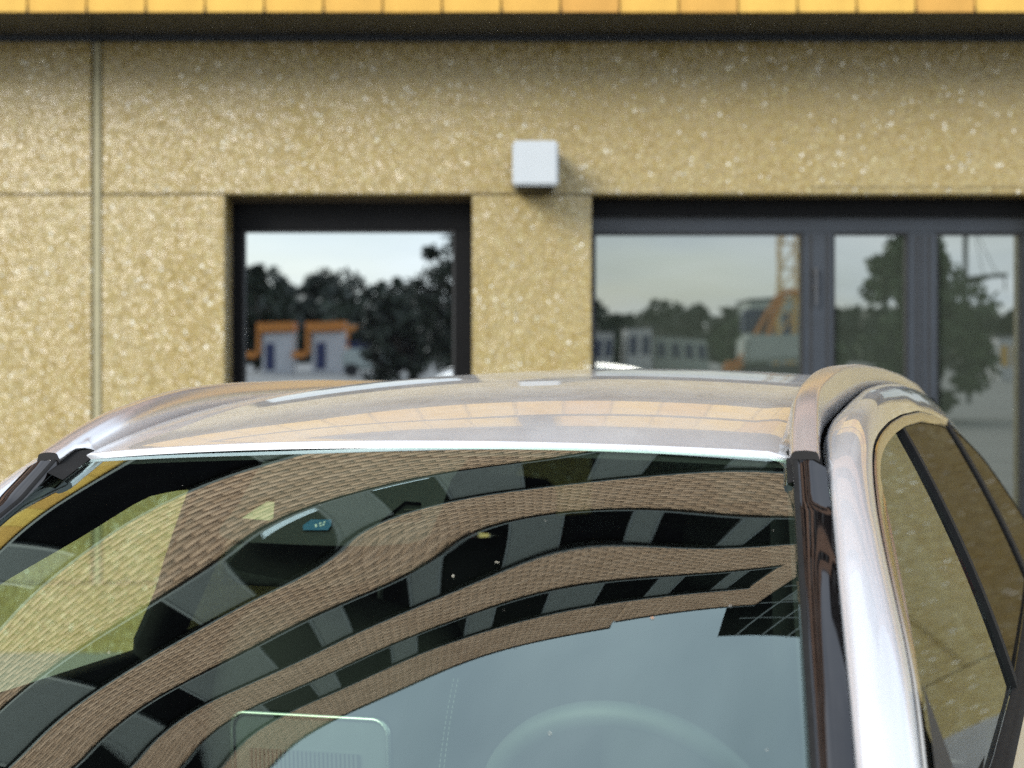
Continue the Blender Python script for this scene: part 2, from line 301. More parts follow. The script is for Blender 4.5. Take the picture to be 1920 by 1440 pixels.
def sweep(name, sections, material, parent=None, closed=True, caps=True, smooth=True, flip=False):
    A = np.array(sections, float); n, m = A.shape[:2]; V = A.reshape(-1,3); Fc = []
    for i in range(n-1):
        for j in range(m if closed else m-1):
            q = (i*m+j, i*m+(j+1)%m, (i+1)*m+(j+1)%m, (i+1)*m+j); Fc.append(q[::-1] if flip else q)
    if caps and closed:
        a, b = tuple(range(m)), tuple((n-1)*m+j for j in range(m)); Fc += [a[::-1], b] if not flip else [a, b[::-1]]
    return mesh(name, V, Fc, material, parent, smooth)
def tone(o, per_face_vals):
    a = o.data.attributes.new('tone', 'FLOAT', 'FACE'); a.data.foreach_set('value', np.asarray(per_face_vals, np.float32))
def lerp(tab, x):
    tab = np.array(tab, float); return np.interp(x, tab[:,0], tab[:,1])

# ------------------------------------------------------------------ ground, hill
def ground():
    ys = [-420,-260,-160,-100,-70,-50,-35,-22,-14,-8,-2,4,9,20,60]; xs = [-400,-200,-100,-60,-30,-15,-6,0,6,15,30,60,100,200,400]
    def z(y): return .0 if y > -6 else .0165*(-6-y) if y > -80 else 1.221+.004*(-80-y)
    A = np.array([[(x, y, z(y)) for y in ys] for x in xs]); return grid('ground', A, M_CONC, flip=True, kind='structure')
ground()
def gz(y): return 0. if y > -6 else .0165*(-6-y) if y > -80 else 1.221+.004*(-80-y)
def hill():
    xs = np.linspace(-330, 330, 60); ys = np.linspace(-400, -150, 18)
    A = np.zeros((60, 18, 3))
    for i, x in enumerate(xs):
        for j, y in enumerate(ys):
            f = min(1, (-150-y)/150.); ridge = 3.2+6.5*math.exp(-((x+72)/42)**2)+1.2*math.sin(x*.03+1)+.6*math.sin(x*.11)-1.2*math.exp(-((x-20)/40)**2)+3.6*math.exp(-((x+40)/34)**2)
            A[i,j] = (x, y, gz(y)+ridge*math.sin(f*math.pi/2)-.3)
    return grid('hill', A, M_GRASS, kind='structure', flip=True), A
hill_o, HILL = hill()
def leaf_quads(centres, sizes, name, material, parent=None, kind=None, tones=None):
    n = len(centres); C = np.asarray(centres); S = np.asarray(sizes)[:,None]
    d = RNG.normal(size=(n,3)); d /= np.linalg.norm(d,axis=1)[:,None]; e = RNG.normal(size=(n,3)); e -= d*(e*d).sum(1)[:,None]; e /= np.linalg.norm(e,axis=1)[:,None]
    V = np.stack([C+d*S, C+e*S*.6, C-d*S, C-e*S*.6],1).reshape(-1,3)
    me = bpy.data.meshes.new(name); me.vertices.add(4*n); me.vertices.foreach_set('co', V.ravel()); me.loops.add(4*n); me.loops.foreach_set('vertex_index', np.arange(4*n)); me.polygons.add(n); me.polygons.foreach_set('loop_start', np.arange(n)*4)
    me.materials.append(material); me.update(calc_edges=True); o = link(name, me, parent, kind)
    tone(o, RNG.random(n) if tones is None else tones); return o
def tree(loc, height, radius, label, group, n=5000, leaf=.12, trunk_h=.3, material=None, seed=1):
    r = np.random.default_rng(seed); root = empty('broadleaf_tree', loc); tag(root, label, 'tree', group)
    mb = MB(); H = height
    pts = [(0,0,0,.045*H*.45), (r.normal()*.06,r.normal()*.06,H*.3,.034*H*.45), (r.normal()*.12,r.normal()*.12,H*.6,.02*H*.45), (0,0,H*.86,.006*H)]
    sec = []
    for x,y,z,rad in pts: sec.append([(x+rad*math.cos(t),y+rad*math.sin(t),z) for t in np.linspace(0,2*math.pi,9)[:-1]])
    tr = sweep('trunk', sec, M_BARK, root)
    bl = []; NB = 64
    for k in range(NB):
        a = r.uniform(0,2*math.pi); zz = r.uniform(trunk_h,1.0); prof = math.sin(min(1,max(0,(zz-trunk_h+.08)/(1.1-trunk_h)))*math.pi)**.7
        rr = radius*prof*r.uniform(.15,.97); rb = min(radius,.48*H)*r.uniform(.10,.30); bl.append((rr*math.cos(a), rr*math.sin(a), max(rb*.6,H*zz-rb*.85), rb))
    for b in bl[:18]: mb.bar((0,0,b[2]*.62), b[:3], .012*H*.5, 5)
    mb.build('limb', M_BARK, root)
    bl = np.array(bl); idx = r.integers(0,len(bl),n); dd = r.normal(size=(n,3)); dd /= np.linalg.norm(dd,axis=1)[:,None]
    P = bl[idx,:3]+dd*(bl[idx,3]*r.uniform(.45,1.05,n))[:,None]*np.array([1,1,.85])
    leaf_quads(P, r.uniform(.6,1.3,n)*leaf, 'crown', material or M_LEAF, root, tones=np.clip(r.random(n)*.7+.3*r.random(NB)[idx],0,1))
    return root
def forest():
    n_tr = 1500; xs = RNG.uniform(-300, 300, n_tr); ys = -151-238*RNG.random(n_tr)**1.9
    C = []; S = []; T = []
    def gzh(x, y):
        i = np.clip(int((x+330)/660*59),0,59); j = np.clip(int((y+400)/250*17),0,17); return HILL[i,j,2]
    for x, y in zip(xs, ys):
        h = RNG.uniform(3,6.5); w = h*RNG.uniform(.28,.45); z0 = gzh(x,y); t0 = RNG.random()*.6
        k = 55; d = RNG.normal(size=(k,3)); d /= np.linalg.norm(d,axis=1)[:,None]
        p = d*np.array([w,w,h*.5])*RNG.uniform(.7,1.05,(k,1))+np.array([x,y,z0+h*.5]); C.append(p); S.append(RNG.uniform(.6,1.3,k)); T.append(np.clip(t0+RNG.random(k)*.4,0,1))
    o = leaf_quads(np.concatenate(C), np.concatenate(S), 'forest', M_LEAFD, tones=np.concatenate(T)); tag(o, 'dark wooded ridge mirrored at the foot of the sky in the window panes', 'forest', kind='stuff')
forest()

# ------------------------------------------------------------------ office building: ground floor wall
WY = 8.2                        # wall face
bld = empty('office_building', (0, WY, 0)); tag(bld, 'office block with a pebble-clad ground floor under an orange brick overhang', 'building')
def BX(name, x0,x1,y0,y1,z0,z1, m, parent=None, bevel=0, kind=None):      # y measured from the wall face
    return box(name, x0,x1,y0,y1,z0,z1, m, parent if parent is not None else bld, bevel, kind)
def panel(x0,x1,z0,z1, g=.006):
    return BX('wall_panel', x0+g,x1-g,0,.2,z0+g*.6,z1-g*.6, M_AGG, bevel=.007)
ZJ, ZT = 2.387, 3.19
XJ = -2.165
# upper course, lower course, plinth
for a, b in ((-9.4,-6.3),(-6.3,XJ-.021),(XJ+.021,5.45),(5.45,8.6)): panel(a,b,ZJ,ZT)
WL0, WL1, WR0, WR1 = -1.492, -.212, .420, 2.80
ZL = 2.368
for a, b in ((-9.4,-6.3),(-6.3,XJ-.021),(XJ+.021,WL0),(WL1,WR0)): panel(a,b,.36,ZJ, .004)
panel(WR1,4.05,.36,ZJ,.004); panel(4.05,5.45,.36,ZJ,.004); panel(5.45,8.6,.36,ZJ,.004)
panel(WL0,WL1,.36,.92,.004)
for a, b in ((-9.4,-5.2),(-5.2,-1.0),(-1.0,WR0),(WR1,5.45),(5.45,8.6)): panel(a,b,-.05,.36,.004)
BX('joint_sealant', XJ-.019,XJ+.019,.006,.06,.0,ZT-.004, M_SEAL, bevel=.004)
BX('backing_wall', -9.4,WL0,.2,.3,0,ZT, M_GROOVE); BX('backing_wall', WL1,WR0,.2,.3,0,ZT, M_GROOVE); BX('backing_wall', WR1,8.6,.2,.3,0,ZT, M_GROOVE); BX('backing_wall', WL0,WL1,.2,.3,ZL+.004,ZT,M_GROOVE); BX('backing_wall', WR0,WR1,.2,.3,ZJ,ZT,M_GROOVE)
# thin shadow fillers behind the open joints
BX('joint_groove', -9.4,XJ-.02,.022,.05,ZJ-.006,ZJ+.006, M_GROOVE); BX('joint_groove', XJ+.02,WL0,.022,.05,ZJ-.006,ZJ+.006, M_GROOVE); BX('joint_groove', WL1,WR0,.022,.05,ZJ-.006,ZJ+.006, M_GROOVE)
BX('drip_edge', 1.55,2.72,-.006,.004,2.425,2.434, mat('drip_stain',(.24,.19,.09),.9,noise=(30,.5)))

def window(x0,x1,z0,z1, panes, fm, pm, name='window', fy=.26, fw=.07, top=.13, handle=None):
    w = BX(name, x0-.06,x1+.06,fy+.10,fy+.14,z0-.05,z1+.06, M_DARK)       # blackout board behind the frame
    mb = MB()
    gx = [p[0] for p in panes]+[p[1] for p in panes]
    zt = z1-top
    mb.box(x0-.03,x1+.03,fy,fy+.09,zt,z1+.05)                              # head
    mb.box(x0-.03,x1+.03,fy,fy+.09,z0-.02,z0+.07)                          # sill rail
    xs = [x0-.03]+[v for p in panes for v in p]+[x1+.03]
    for a, b in zip(xs[0::2], xs[1::2]):
        if b-a > .004: mb.box(a,b,fy-.004,fy+.086,z0+.07,zt)
    fo = mb.build('frame', fm, w, .006)
    for a, b in panes:
        gk = MB(); g = .012
        for (p,q,r,s) in ((a,b,zt-g,zt),(a,b,z0+.07,z0+.07+g),(a,a+g,z0+.07+g,zt-g),(b-g,b,z0+.07+g,zt-g)): gk.box(p,q,fy+.012,fy+.06,r,s)
        gk.build('gasket', M_GASKET, w)
        pb = box('pane', a+.002,b-.002,fy+.04,fy+.05,z0+.07,zt-.002, pm, w)
    # reveal lining
    box('reveal', x0-.004,x0+.004,.203,fy-.006,z0,z1, fm, w); box('reveal', x1-.004,x1+.004,.203,fy-.006,z0,z1, fm, w)
    return w
w1 = window(WL0,WL1,.92,ZL, [(-1.452,-.308)], M_FRAMEBLK, M_PANE_L, top=.142)
w2 = window(WR0,WR1,.06,ZJ-.004, [(.440,1.568),(1.728,2.132),(2.286,2.752)], M_FRAMEGREY, M_PANE_R, top=.172)
# sash lines, handle and pins on the right window
for a, b in ((1.60,1.612),(1.69,1.70),(2.17,2.18),(2.236,2.246),(2.20,2.206)):
    BX('sash_line', a,b,.250,.2555,.13,2.20, M_GASKET, w2)
BX('head_shade_box', WR0+.005,WR1-.005,.205,.254,2.303,ZJ-.008, M_FRAMEBLK, w2)  # black box standing in for the shade of the recess under the window head
hb = MB().box(1.618,1.642,.225,.256,1.985,2.02).box(1.622,1.636,.212,.228,1.82,2.015).box(1.618,1.642,.225,.256,1.90,1.93)
hb.build('handle', M_STEEL, w2, .003)
BX('sash_line', .42,2.78,.250,.2555,2.285,2.292, M_GASKET, w2)

# ------------------------------------------------------------------ overhang: soffit and brick storeys
FY = 7.62-WY                     # brick face, measured from the wall face
ZS = 3.206
BX('soffit_trim', -9.4,8.6,-.02,.19,3.196,3.222, M_FRAMEGREY)
x = -9.4; k = 0
wds = [.72,.40,1.06,.66,.92,.5,.98,.7]
while x < 8.6:
    w = wds[k%8]; BX('soffit_panel', x,min(8.6,x+w),FY+.02,-.02,ZS+.004+.0015*(k%3),ZS+.03, M_SOFFIT); x += w; k += 1
BX('soffit_backing', -9.4,8.6,FY+.021,-.001,ZS+.0312,ZS+.0342, M_DARK)
BX('soffit_edge', -9.4,8.6,FY+.001,FY+.02,ZS+.002,ZS+.03, M_FRAMEBLK)
# brick storeys
Z0, PER, HS = 5.945, 3.218, 1.60
XA, XB = -15.0, 9.4
BL, BH, J = .287, .092, .010
def brick_course_mesh(name, x0, x1, z0, z1, parent, skip=(), mt=None):
    n_c = int(round((z1-z0)/BH)); h = (z1-z0)/n_c; V = []; T = []; Fq = []
    boxes = []
    for c in range(n_c):
        if c in skip: continue
        off = BL*.5 if c%2 else 0.; xx = x0-off
        off2 = (.0 if c%2 else BL*.5)
        xx = x0
        first = BL if not c%2 else BL*.5
        while xx < x1-.01:
            w = first if xx == x0 else BL; e = min(x1, xx+w); boxes.append((xx+J/2, e-J/2, z0+c*h+J/2, z0+(c+1)*h-J/2)); xx = e
    B = np.array(boxes); n = len(B); y0 = FY+RNG.normal(0,.0015,n); y1 = np.full(n, FY+.028)
    P = np.zeros((n,8,3))
    for i,(xi,yi,zi) in enumerate([(0,0,0),(1,0,0),(1,1,0),(0,1,0),(0,0,1),(1,0,1),(1,1,1),(0,1,1)]):
        P[:,i,0] = B[:,xi]; P[:,i,1] = y1 if yi else y0; P[:,i,2] = B[:,2+zi]
    quads = np.array([(0,1,5,4),(0,3,2,1),(4,5,6,7),(0,4,7,3),(1,2,6,5)])
    Fq = (np.arange(n)[:,None,None]*8+quads[None]).reshape(-1,4)
    me = bpy.data.meshes.new(name); me.vertices.add(8*n); me.vertices.foreach_set('co', P.ravel()); me.loops.add(Fq.size); me.loops.foreach_set('vertex_index', Fq.ravel()); me.polygons.add(len(Fq)); me.polygons.foreach_set('loop_start', np.arange(len(Fq))*4)
    me.materials.append(mt or M_BRICK); me.update(calc_edges=True); o = link(name, me, parent, 'stuff'); tone(o, np.repeat(RNG.random(n), 5)); return o
def spandrel(z0, z1, x0=XA, x1=XB, skip=()):
    BX('spandrel', x0,x1,FY+.014,FY+.45,z0+.002,z1-.002, M_MORTAR); brick_course_mesh('brickwork', x0,x1,z0,z1, bld, skip)
# lowest band: two rows of tall glazed tiles; the row under the eave is one object per tile where the picture shows it
zA0 = Z0-PER+HS
BX('spandrel', XA,XB,FY+.0205,FY+.45,ZS+.035,zA0, M_MORTAR)
T1, T2 = 3.70, 3.765
bme = None; xx = -4.07
while xx < 4.2:
    if bme is None:
        o = BX('facade_tile', -(BL-.006)/2,(BL-.006)/2,-.0,.02,-(T1-ZS)/2+.002,(T1-ZS)/2-.003, M_BRICKY, bevel=.003); bme = o.data; bme.attributes.new('tone','FLOAT','FACE')
    else: o = bpy.data.objects.new('facade_tile', bme); col.objects.link(o); o.parent = bld
    o.location = (xx+BL/2, FY-.001+random.gauss(0,.0012), (T1+ZS)/2); xx += BL
def tile_row(x0, x1, z0, z1):
    mb = MB(); x = x0; n = 0
    while x < x1-.02:
        e = min(x1, x+BL); dy = random.gauss(0,.0012); mb.box(x+.003,e-.003,FY+dy,FY+.02,z0+.003,z1-.003); x = e; n += 1
    o = mb.build('tile_row', M_BRICKY, bld, kind='stuff'); tone(o, np.repeat(RNG.random(n),6))
tile_row(XA,-4.07,ZS,T1); tile_row(xx,XB,ZS,T1); tile_row(XA,XB,T2,zA0)
spandrel(Z0, Z0+HS); spandrel(Z0+PER, Z0+PER+HS); spandrel(Z0+2*PER, Z0+2*PER+HS)
ZTOP = Z0+3*PER+2.02; ZTOP2 = ZTOP-.46
spandrel(Z0+3*PER, ZTOP, XA, 2.15); spandrel(Z0+3*PER, ZTOP2, 2.15, 5.6)
BX('coping', XA,2.18,FY-.03,FY+.47,ZTOP,ZTOP+.06, M_FRAMEGREY); BX('coping', 2.18,5.6,FY-.03,FY+.47,ZTOP2,ZTOP2+.05, M_FRAMEGREY)
BX('ribbon_backing', XA,XB,FY+.12,FY+.3,zA0,ZTOP2, M_DARK)
def ribbon(z0, z1, panels, x0=XA, x1=XB, pale_bars=()):
    r = BX('ribbon_window', x0,x1,FY+.10,FY+.12,z0,z1, M_DARK)
    mb = MB(); mb.box(x0,x1,FY-.05,FY+.10,z0,z0+.055); mb.box(x0,x1,FY-.03,FY+.10,z1-.06,z1)
    cuts = sorted(set([x0,x1]+[v for p in panels for v in p]))
    for c in cuts: mb.box(c-.018,c+.018,FY+.02,FY+.10,z0+.055,z1-.06)
    mb.build('ribbon_frame', M_RIBFRAME, r)
    for a, b in zip(cuts[:-1], cuts[1:]):
        isp = any(abs(a-p[0])<1e-6 for p in panels)
        if isp: box('metal_panel', a+.02,b-.02,FY+.03,FY+.09,z0+.06,z1-.065, M_RIBPANEL, r)
        else: box('pane', a+.02,b-.02,FY+.07,FY+.09,z0+.06,z1-.065, M_RIBGLASS, r)
    for a, b, c, d in pale_bars: box('pale_bar', a,b,FY+.045,FY+.065,c,d, M_PALEBAR, r)  # plain pale-blue bars low in the ribbon
PA = [(-13.2,-11.9),(-10.3,-9.8),(-7.9,-6.7),(-5.2,-4.65),(-2.6,-1.4),(.2,.7),(2.9,4.1),(6.2,6.7)]
ribbon(zA0, Z0, PA)
ribbon(Z0+HS, Z0+PER, [(-12.6,-11.4),(-9.6,-9.0),(-7.6,-6.2),(-4.5,-3.75),(-2.75,-2.15),(-1.35,-.35),(.55,1.2),(2.2,2.6),(4.2,5.2),(7,7.5)], pale_bars=((-3.35,-2.78,Z0+HS+.12,Z0+HS+.30),(-2.1,-1.45,Z0+HS+.1,Z0+HS+.2)))
ribbon(Z0+PER+HS, Z0+2*PER, [(-13,-12.5),(-11.1,-10.2),(-8.4,-7.9),(-6.9,-6.4),(-5.6,-4.2),(-3.42,-2.97),(-2.0,-1.58),(-.6,.33),(1.46,1.86),(2.92,3.3),(5.1,5.6),(7.4,8.2)])
ribbon(Z0+2*PER+HS, Z0+3*PER, [(-12.6,-12.1),(-10.4,-9.2),(-7.7,-7.2),(-6.2,-5.0),(-3.95,-3.5),(-2.43,-1.97),(-1.05,-.57),(.42,1.4),(2.42,2.88),(3.83,4.17)], x1=4.75)
spandrel(Z0+2*PER+HS+.004, Z0+3*PER-.004, 4.75, 5.6)
BX('pilaster', -.05,.17,FY-.04,FY+.02,3.75,zA0+1.6, M_FRAMEGREY)
# glazed stair tower that rises above the parapet
tw = BX('stair_tower', 5.6,9.4,FY-.02,FY+3,ZTOP2-1.9,19.85, M_RIBGLASS)
for a in (6.1,6.9,7.7,8.5): box('mullion', a,a+.06,FY-.05,FY-.021,ZTOP2-1.88,19.8, M_RIBFRAME, tw)
for z in (15.6,16.9,18.2): box('transom', 5.62,9.38,FY-.046,FY-.021,z,z+.07, M_RIBFRAME, tw)
for z in (16.1,16.35,16.6): box('pale_bar', 7.76,8.5,FY-.04,FY-.021,z,z+.09, M_PALEBAR, tw)  # lit windows of the tower, painted as pale bars
box('metal_panel', 6.2,6.86,FY-.035,FY-.021,15.7,16.85, M_RIBPANEL, tw)
# sides and roof so the block is closed
BX('side_wall', XA-.3,XA,FY+.02,12,ZS,ZTOP, M_BRICK); BX('side_wall', XB,XB+.3,FY+.02,12,ZS,ZTOP2, M_BRICK); BX('roof', XA,XB,FY+.48,12,ZTOP2-.6,ZTOP2-.4, M_STEEL)
BX('side_wall', -9.7,-9.4,.02,12,0,ZS, M_AGG); BX('side_wall', 8.6,8.9,.02,12,0,ZS, M_AGG)

# wall lamp
lamp = empty('wall_lamp', (.012+.105, WY, 2.33)); tag(lamp, 'pale grey cube lamp fixed to the pebble wall between the two windows', 'wall lamp')
MB().box(-.115,.115,-.35,-.03,.066,.292).build('housing', M_LAMP, lamp, .012)
MB().box(-.08,.08,-.035,-.002,.09,.27).build('back_plate', M_STEEL, lamp, .004)
MB().box(-.09,.09,-.33,-.06,.058,.0655).build('lens', M_FRAMEBLK, lamp, .002)

# ------------------------------------------------------------------ car
CM = Matrix(((0.9510030442648317, 0.30808742563704533, -0.025987457808733468, -0.1362260437111209),
             (-0.30853933571875464, 0.9510840238810766, -0.015577478371336124, 2.107359285920048),
             (0.019917030733828233, 0.02283238232243601, 0.9995408917119049, 0.0006427516033331582), (0,0,0,1)))
car = empty('parked_car', mtx=CM); tag(car, 'silver estate car with roof rails parked facing the camera in front of the pebble wall', 'car')
HW, HB, HD = .535, .105, .025
HT = np.array([[-7,10,29,45,51,44,32,20,10,4,0,-1,-2,-2],[-14,0,18,36,41,32,20,9,1,-2,-3,-2,-1,-1],[-19,-10,4,17,16,12,3,-6,-9,-8,-5,-2,0,1],[-18,-13,-4,-4,-11,-14,-23,-25,-22,-13,-5,0,2,3],[-15,-15,-16,-27,-42,-51,-51,-41,-33,-13,1,6,7,5],[-10,-15,-22,-41,-59,-61,-51,-44,-32,0,14,16,12,7],[-5,-7,-12,-30,-51,-46,-37,-31,-23,18,29,25,17,8],[0,5,12,-1,-35,-33,-30,-9,-6,41,41,30,19,8],[6,17,38,22,-12,-16,-11,-9,-3,31,35,27,17,8],[12,25,45,39,10,-3,-12,-26,-7,14,21,19,13,6],[11,23,33,25,11,5,-6,-21,-11,1,8,10,7,4],[0,8,11,10,22,23,4,-10,-10,-5,0,3,3,2],[-20,-13,5,29,40,22,6,-4,-7,-6,-4,-2,-1,0],[-35,-21,5,32,40,25,11,1,-4,-6,-6,-5,-4,-3]])/1e4   # pressing waviness of the glass, metres
NV = np.array([0,-.45,.893])
def bsw(x, n):
    k = n-3; z = np.clip(x,0,1)*k; i = np.minimum(z.astype(int),k-1); f = z-i
    w = np.stack([(1-f)**3/6,(3*f**3-6*f**2+4)/6,(-3*f**3+3*f**2+3*f+1)/6,f**3/6],-1); B = np.zeros(x.shape+(n,))
    for j in range(4): np.put_along_axis(B,(i+j)[...,None],w[...,j:j+1],-1)
    return B
def ws(s, t, off=0.):
    s = np.asarray(s,float); t = np.asarray(t,float)
    H = np.stack([HW*s,HB*s**2,1.405-HD*s**2],-1); C = np.stack([.66*s,-.88+.28*s**2,.955+0*s],-1)
    P = H*(1-t)[...,None]+C*t[...,None]
    hh = np.einsum('...i,...j,ij->...', bsw((s+1.05)/2.1,14), bsw((t+.02)/1.04,14), HT)+.030*4*t*(1-t)*(1-.25*s**2)
    return P+NV*(hh+off)[...,None]
S, Tt = np.meshgrid(np.linspace(-1,1,150), np.linspace(-.012,1,130), indexing='ij')
wsc = grid('windscreen', ws(S,Tt), M_WS, car, flip=True)
def ws_poly(name, pts, off, material, parent, dens=1):
    P = ws([p[0] for p in pts],[p[1] for p in pts],off); return mesh(name, P, [tuple(range(len(P)))], material, parent)
def in_poly(x, y, poly):
    c = False
    for (x0,y0),(x1,y1) in zip(poly, poly[1:]+poly[:1]):
        if (y0>y) != (y1>y) and x < (x1-x0)*(y-y0)/(y1-y0)+x0: c = not c
    return c
FR = [(-.31,.03),(-.29,.087),(-.263,.151),(-.258,.209),(-.248,.226),(-.226,.237),(-.186,.244),(-.144,.248),(-.01,.253),(.117,.256),(.171,.253),(.222,.249),(.246,.238),(.252,.226),(.247,.171),(.231,.094),(.24,.03)]
TL = [(-.237,.189),(-.22,.161),(-.202,.138),(-.176,.141),(-.138,.191),(-.143,.196)]
TR = [(.124,.203),(.153,.151),(.193,.154),(.216,.197),(.21,.202)]
def frit():
    bm = bmesh.new(); off = -.007
    from mathutils.geometry import delaunay_2d_cdt
    def ring(poly, k=6):
        o = []
        for (a,b),(c,d) in zip(poly, poly[1:]+poly[:1]):
            for i in range(k): o.append((a+(c-a)*i/k, b+(d-b)*i/k))
        return o
    v = []; e = []
    for R in (ring(FR), ring(TL,3), ring(TR,3)):
        b = len(v); v += R; e += [(b+i, b+(i+1)%len(R)) for i in range(len(R))]
    for a in np.linspace(-.28,.24,20):
        for b in np.linspace(.04,.25,12):
            if in_poly(a,b,FR): v.append((a,b))
    r = delaunay_2d_cdt([Vector(p) for p in v], e, [], 0, 1e-5)
    V2 = r[0]; F = []
    for f in r[2]:
        cx = sum(V2[i][0] for i in f)/len(f); cy = sum(V2[i][1] for i in f)/len(f)
        if in_poly(cx,cy,FR) and not in_poly(cx,cy,TL) and not in_poly(cx,cy,TR): F.append(tuple(f))
    P = ws([p[0] for p in V2],[p[1] for p in V2],off)
    mesh('frit_mask', P, F, M_FRIT, wsc)
frit()
for pts, m in ((TL, M_CREAM), (TR, M_INTRIM)):
    ws_poly('sensor_window', [(a*1.0+0,b) for a,b in pts], -.012, m, wsc)
for k in range(3):
    a = .165+.012*k; ws_poly('sensor_line', [(.135+.012*(2-k), a), (.2, a), (.2, a+.001), (.135+.012*(2-k), a+.001)], -.0105, M_BARK, wsc)
# frit border along the edges of the glass
def frit_band(s0, s1, t0, t1, n, m_):
    S_, T_ = np.meshgrid(np.linspace(s0,s1,n), np.linspace(t0,t1,m_), indexing='ij'); grid('frit_border', ws(S_,T_,-.006), M_FRIT, wsc, flip=True)
for a, b in ((-1.065,-.928),(.970,1.05)):
    S_, T_ = np.meshgrid(np.linspace(a,b,6), np.linspace(-.012,.088,8), indexing='ij'); grid('corner_seal', ws(S_,T_,.0008+.018*np.clip((np.abs(S_)-min(abs(a),abs(b)))/.075,0,1)), M_RUBBER, wsc, flip=True)
frit_band(-1,1,-.01,.028,60,3); frit_band(-1,-.955,.028,1,3,60); frit_band(.968,1,.028,1,3,60)
st = [(-.037,.224),(-.045,.213),(-.036,.199),(.013,.199),(.022,.212),(.022,.224)]
stk = ws_poly('blue_sticker', st, -.004, M_STICK, wsc)
for a, b in ((-.014,.2125),(-.006,.209),(-.011,.216),(.002,.2065),(-.001,.2145),(.004,.2125)):
    ws_poly('print_mark', [(a-.0026,b+.0015),(a-.0014,b-.0018),(a+.0026,b-.0012),(a+.0012,b+.0018)], -.0034, M_WHITE, stk)

# roof
RS = [(0,.27),(.05,.215),(.1,.17),(.3,.10),(.7,0),(1.3,-.035),(1.7,-.06),(2.2,-.085),(2.6,-.11),(2.75,-.2)]
_pp = np.linspace(0,2.75,400); _rr = np.concatenate([[0],np.cumsum(.5*(lerp(RS,_pp[1:])+lerp(RS,_pp[:-1]))*np.diff(_pp))])
def roofw(u, p): return 1.411+np.interp(p,_pp,_rr)-np.interp(p,[0,.5,2.7],[.025,.034,.04])*(u/.53)**2
RIN = [(.0,.534),(.05,.533),(.12,.524),(.2,.517),(.3,.516),(.6,.516),(.9,.511),(1.3,.507),(1.7,.513),(2.2,.524),(2.7,.532)]
def v0(u): return HB*(u/HW)**2-.006
def roof_panel():
    rows = []; r = .004; qs = np.linspace(-1,1,41)
    lip = [(-r-.0005,-r-.006),(-r,-r)]+[(-r*math.cos(a),-r+r*math.sin(a)) for a in np.linspace(.25,1.2,4)]
    ps = [('l',)+l for l in lip]+[('p',p) for p in np.concatenate([np.linspace(.0,.5,40),np.linspace(.52,2.6,60)])]
    A = np.zeros((len(ps),41,3))
    for i, q in enumerate(ps):
        dp, dw = (q[1],q[2]) if q[0]=='l' else (q[1],0.)
        for j, s in enumerate(qs):
            u = s*lerp(RIN, max(0,dp)); vv = v0(u)+dp
            u = s*(lerp(RIN, max(0,vv))-.003)
            A[i,j] = (u, v0(u)+dp, roofw(u,max(0,dp))+dw - .006*max(0,abs(s)-.97)/.03)
    return grid('roof_panel', A, M_PAINT, car, flip=False)
roof_panel()
# roof rails
RO = [(.02,.571),(.05,.567),(.12,.558),(.2,.550),(.28,.546),(.4,.551),(.6,.552),(.9,.548),(1.3,.545),(1.7,.549),(2.2,.556),(2.6,.562)]
RI = [(.02,.536),(.05,.533),(.12,.524),(.2,.516),(.28,.515),(.4,.516),(.6,.516),(.9,.511),(1.3,.508),(1.7,.513),(2.2,.522),(2.6,.53)]
RT = [(.02,1.377),(.05,1.391),(.12,1.424),(.2,1.453),(.28,1.468),(.4,1.480),(.5,1.4835),(.6,1.484),(.9,1.479),(1.3,1.463),(1.7,1.439),(2.2,1.398),(2.6,1.345)]
def smooth_tab(tab, n=160):
    x = np.linspace(tab[0][0], tab[-1][0], n); y = lerp(tab, x)
    for _ in range(6): y[1:-1] = .25*y[:-2]+.5*y[1:-1]+.25*y[2:]
    return list(zip(x,y))
RO, RI, RT = smooth_tab(RO), smooth_tab(RI), smooth_tab(RT)
def rail(sg):
    secs = []
    for q, v in enumerate(np.concatenate([np.linspace(.05,.6,46), np.linspace(.64,2.6,50)])):
        a, b, t = lerp(RI,v), lerp(RO,v), lerp(RT,v)-(.010*min(1,max(0,(v-.05)/.2)) if sg<0 else 0); base = roofw(np.array(.53), max(0,v-.095))-.006
        base = min(base, t-.006)
        base -= .004
        if v < .10: base = max(lerp(RT,v)-.017, min(base, float(np.interp(v,[-.0,.105],[1.325,1.378]))))
        if q < 2: t = lerp(RT,v)
        c = .004
        pr = [(a-(.016 if v>.09 else 0),base),(a-.003,t-.0095),(a-.0004,t-.0052),(a+.0009,t-.0024),(a+.0026,t-.0008),(a+.0052,t),(a+.009,t+.0004),(.5*(a+b),t+.0009),(b-.010,t),(b-.006,t-.0006),(b-.003,t-.0016),(b-.0012,t-.0036),(b-.0003,t-.007),(b,t-.011),(b+.001,.5*(t+base)),(b+.001,base)]
        secs.append([(sg*u,v,w) for u,w in pr])
    ro = sweep('roof_rail', secs, M_RAIL, car, caps=False, flip=sg<0)
    f0 = [tuple(np.array(p)+np.array([0,-.0005,0])) for p in secs[0]]; mesh('rail_end', f0, [tuple(range(len(f0)))], M_PIANO, ro); return ro
rail(1); rail(-1)
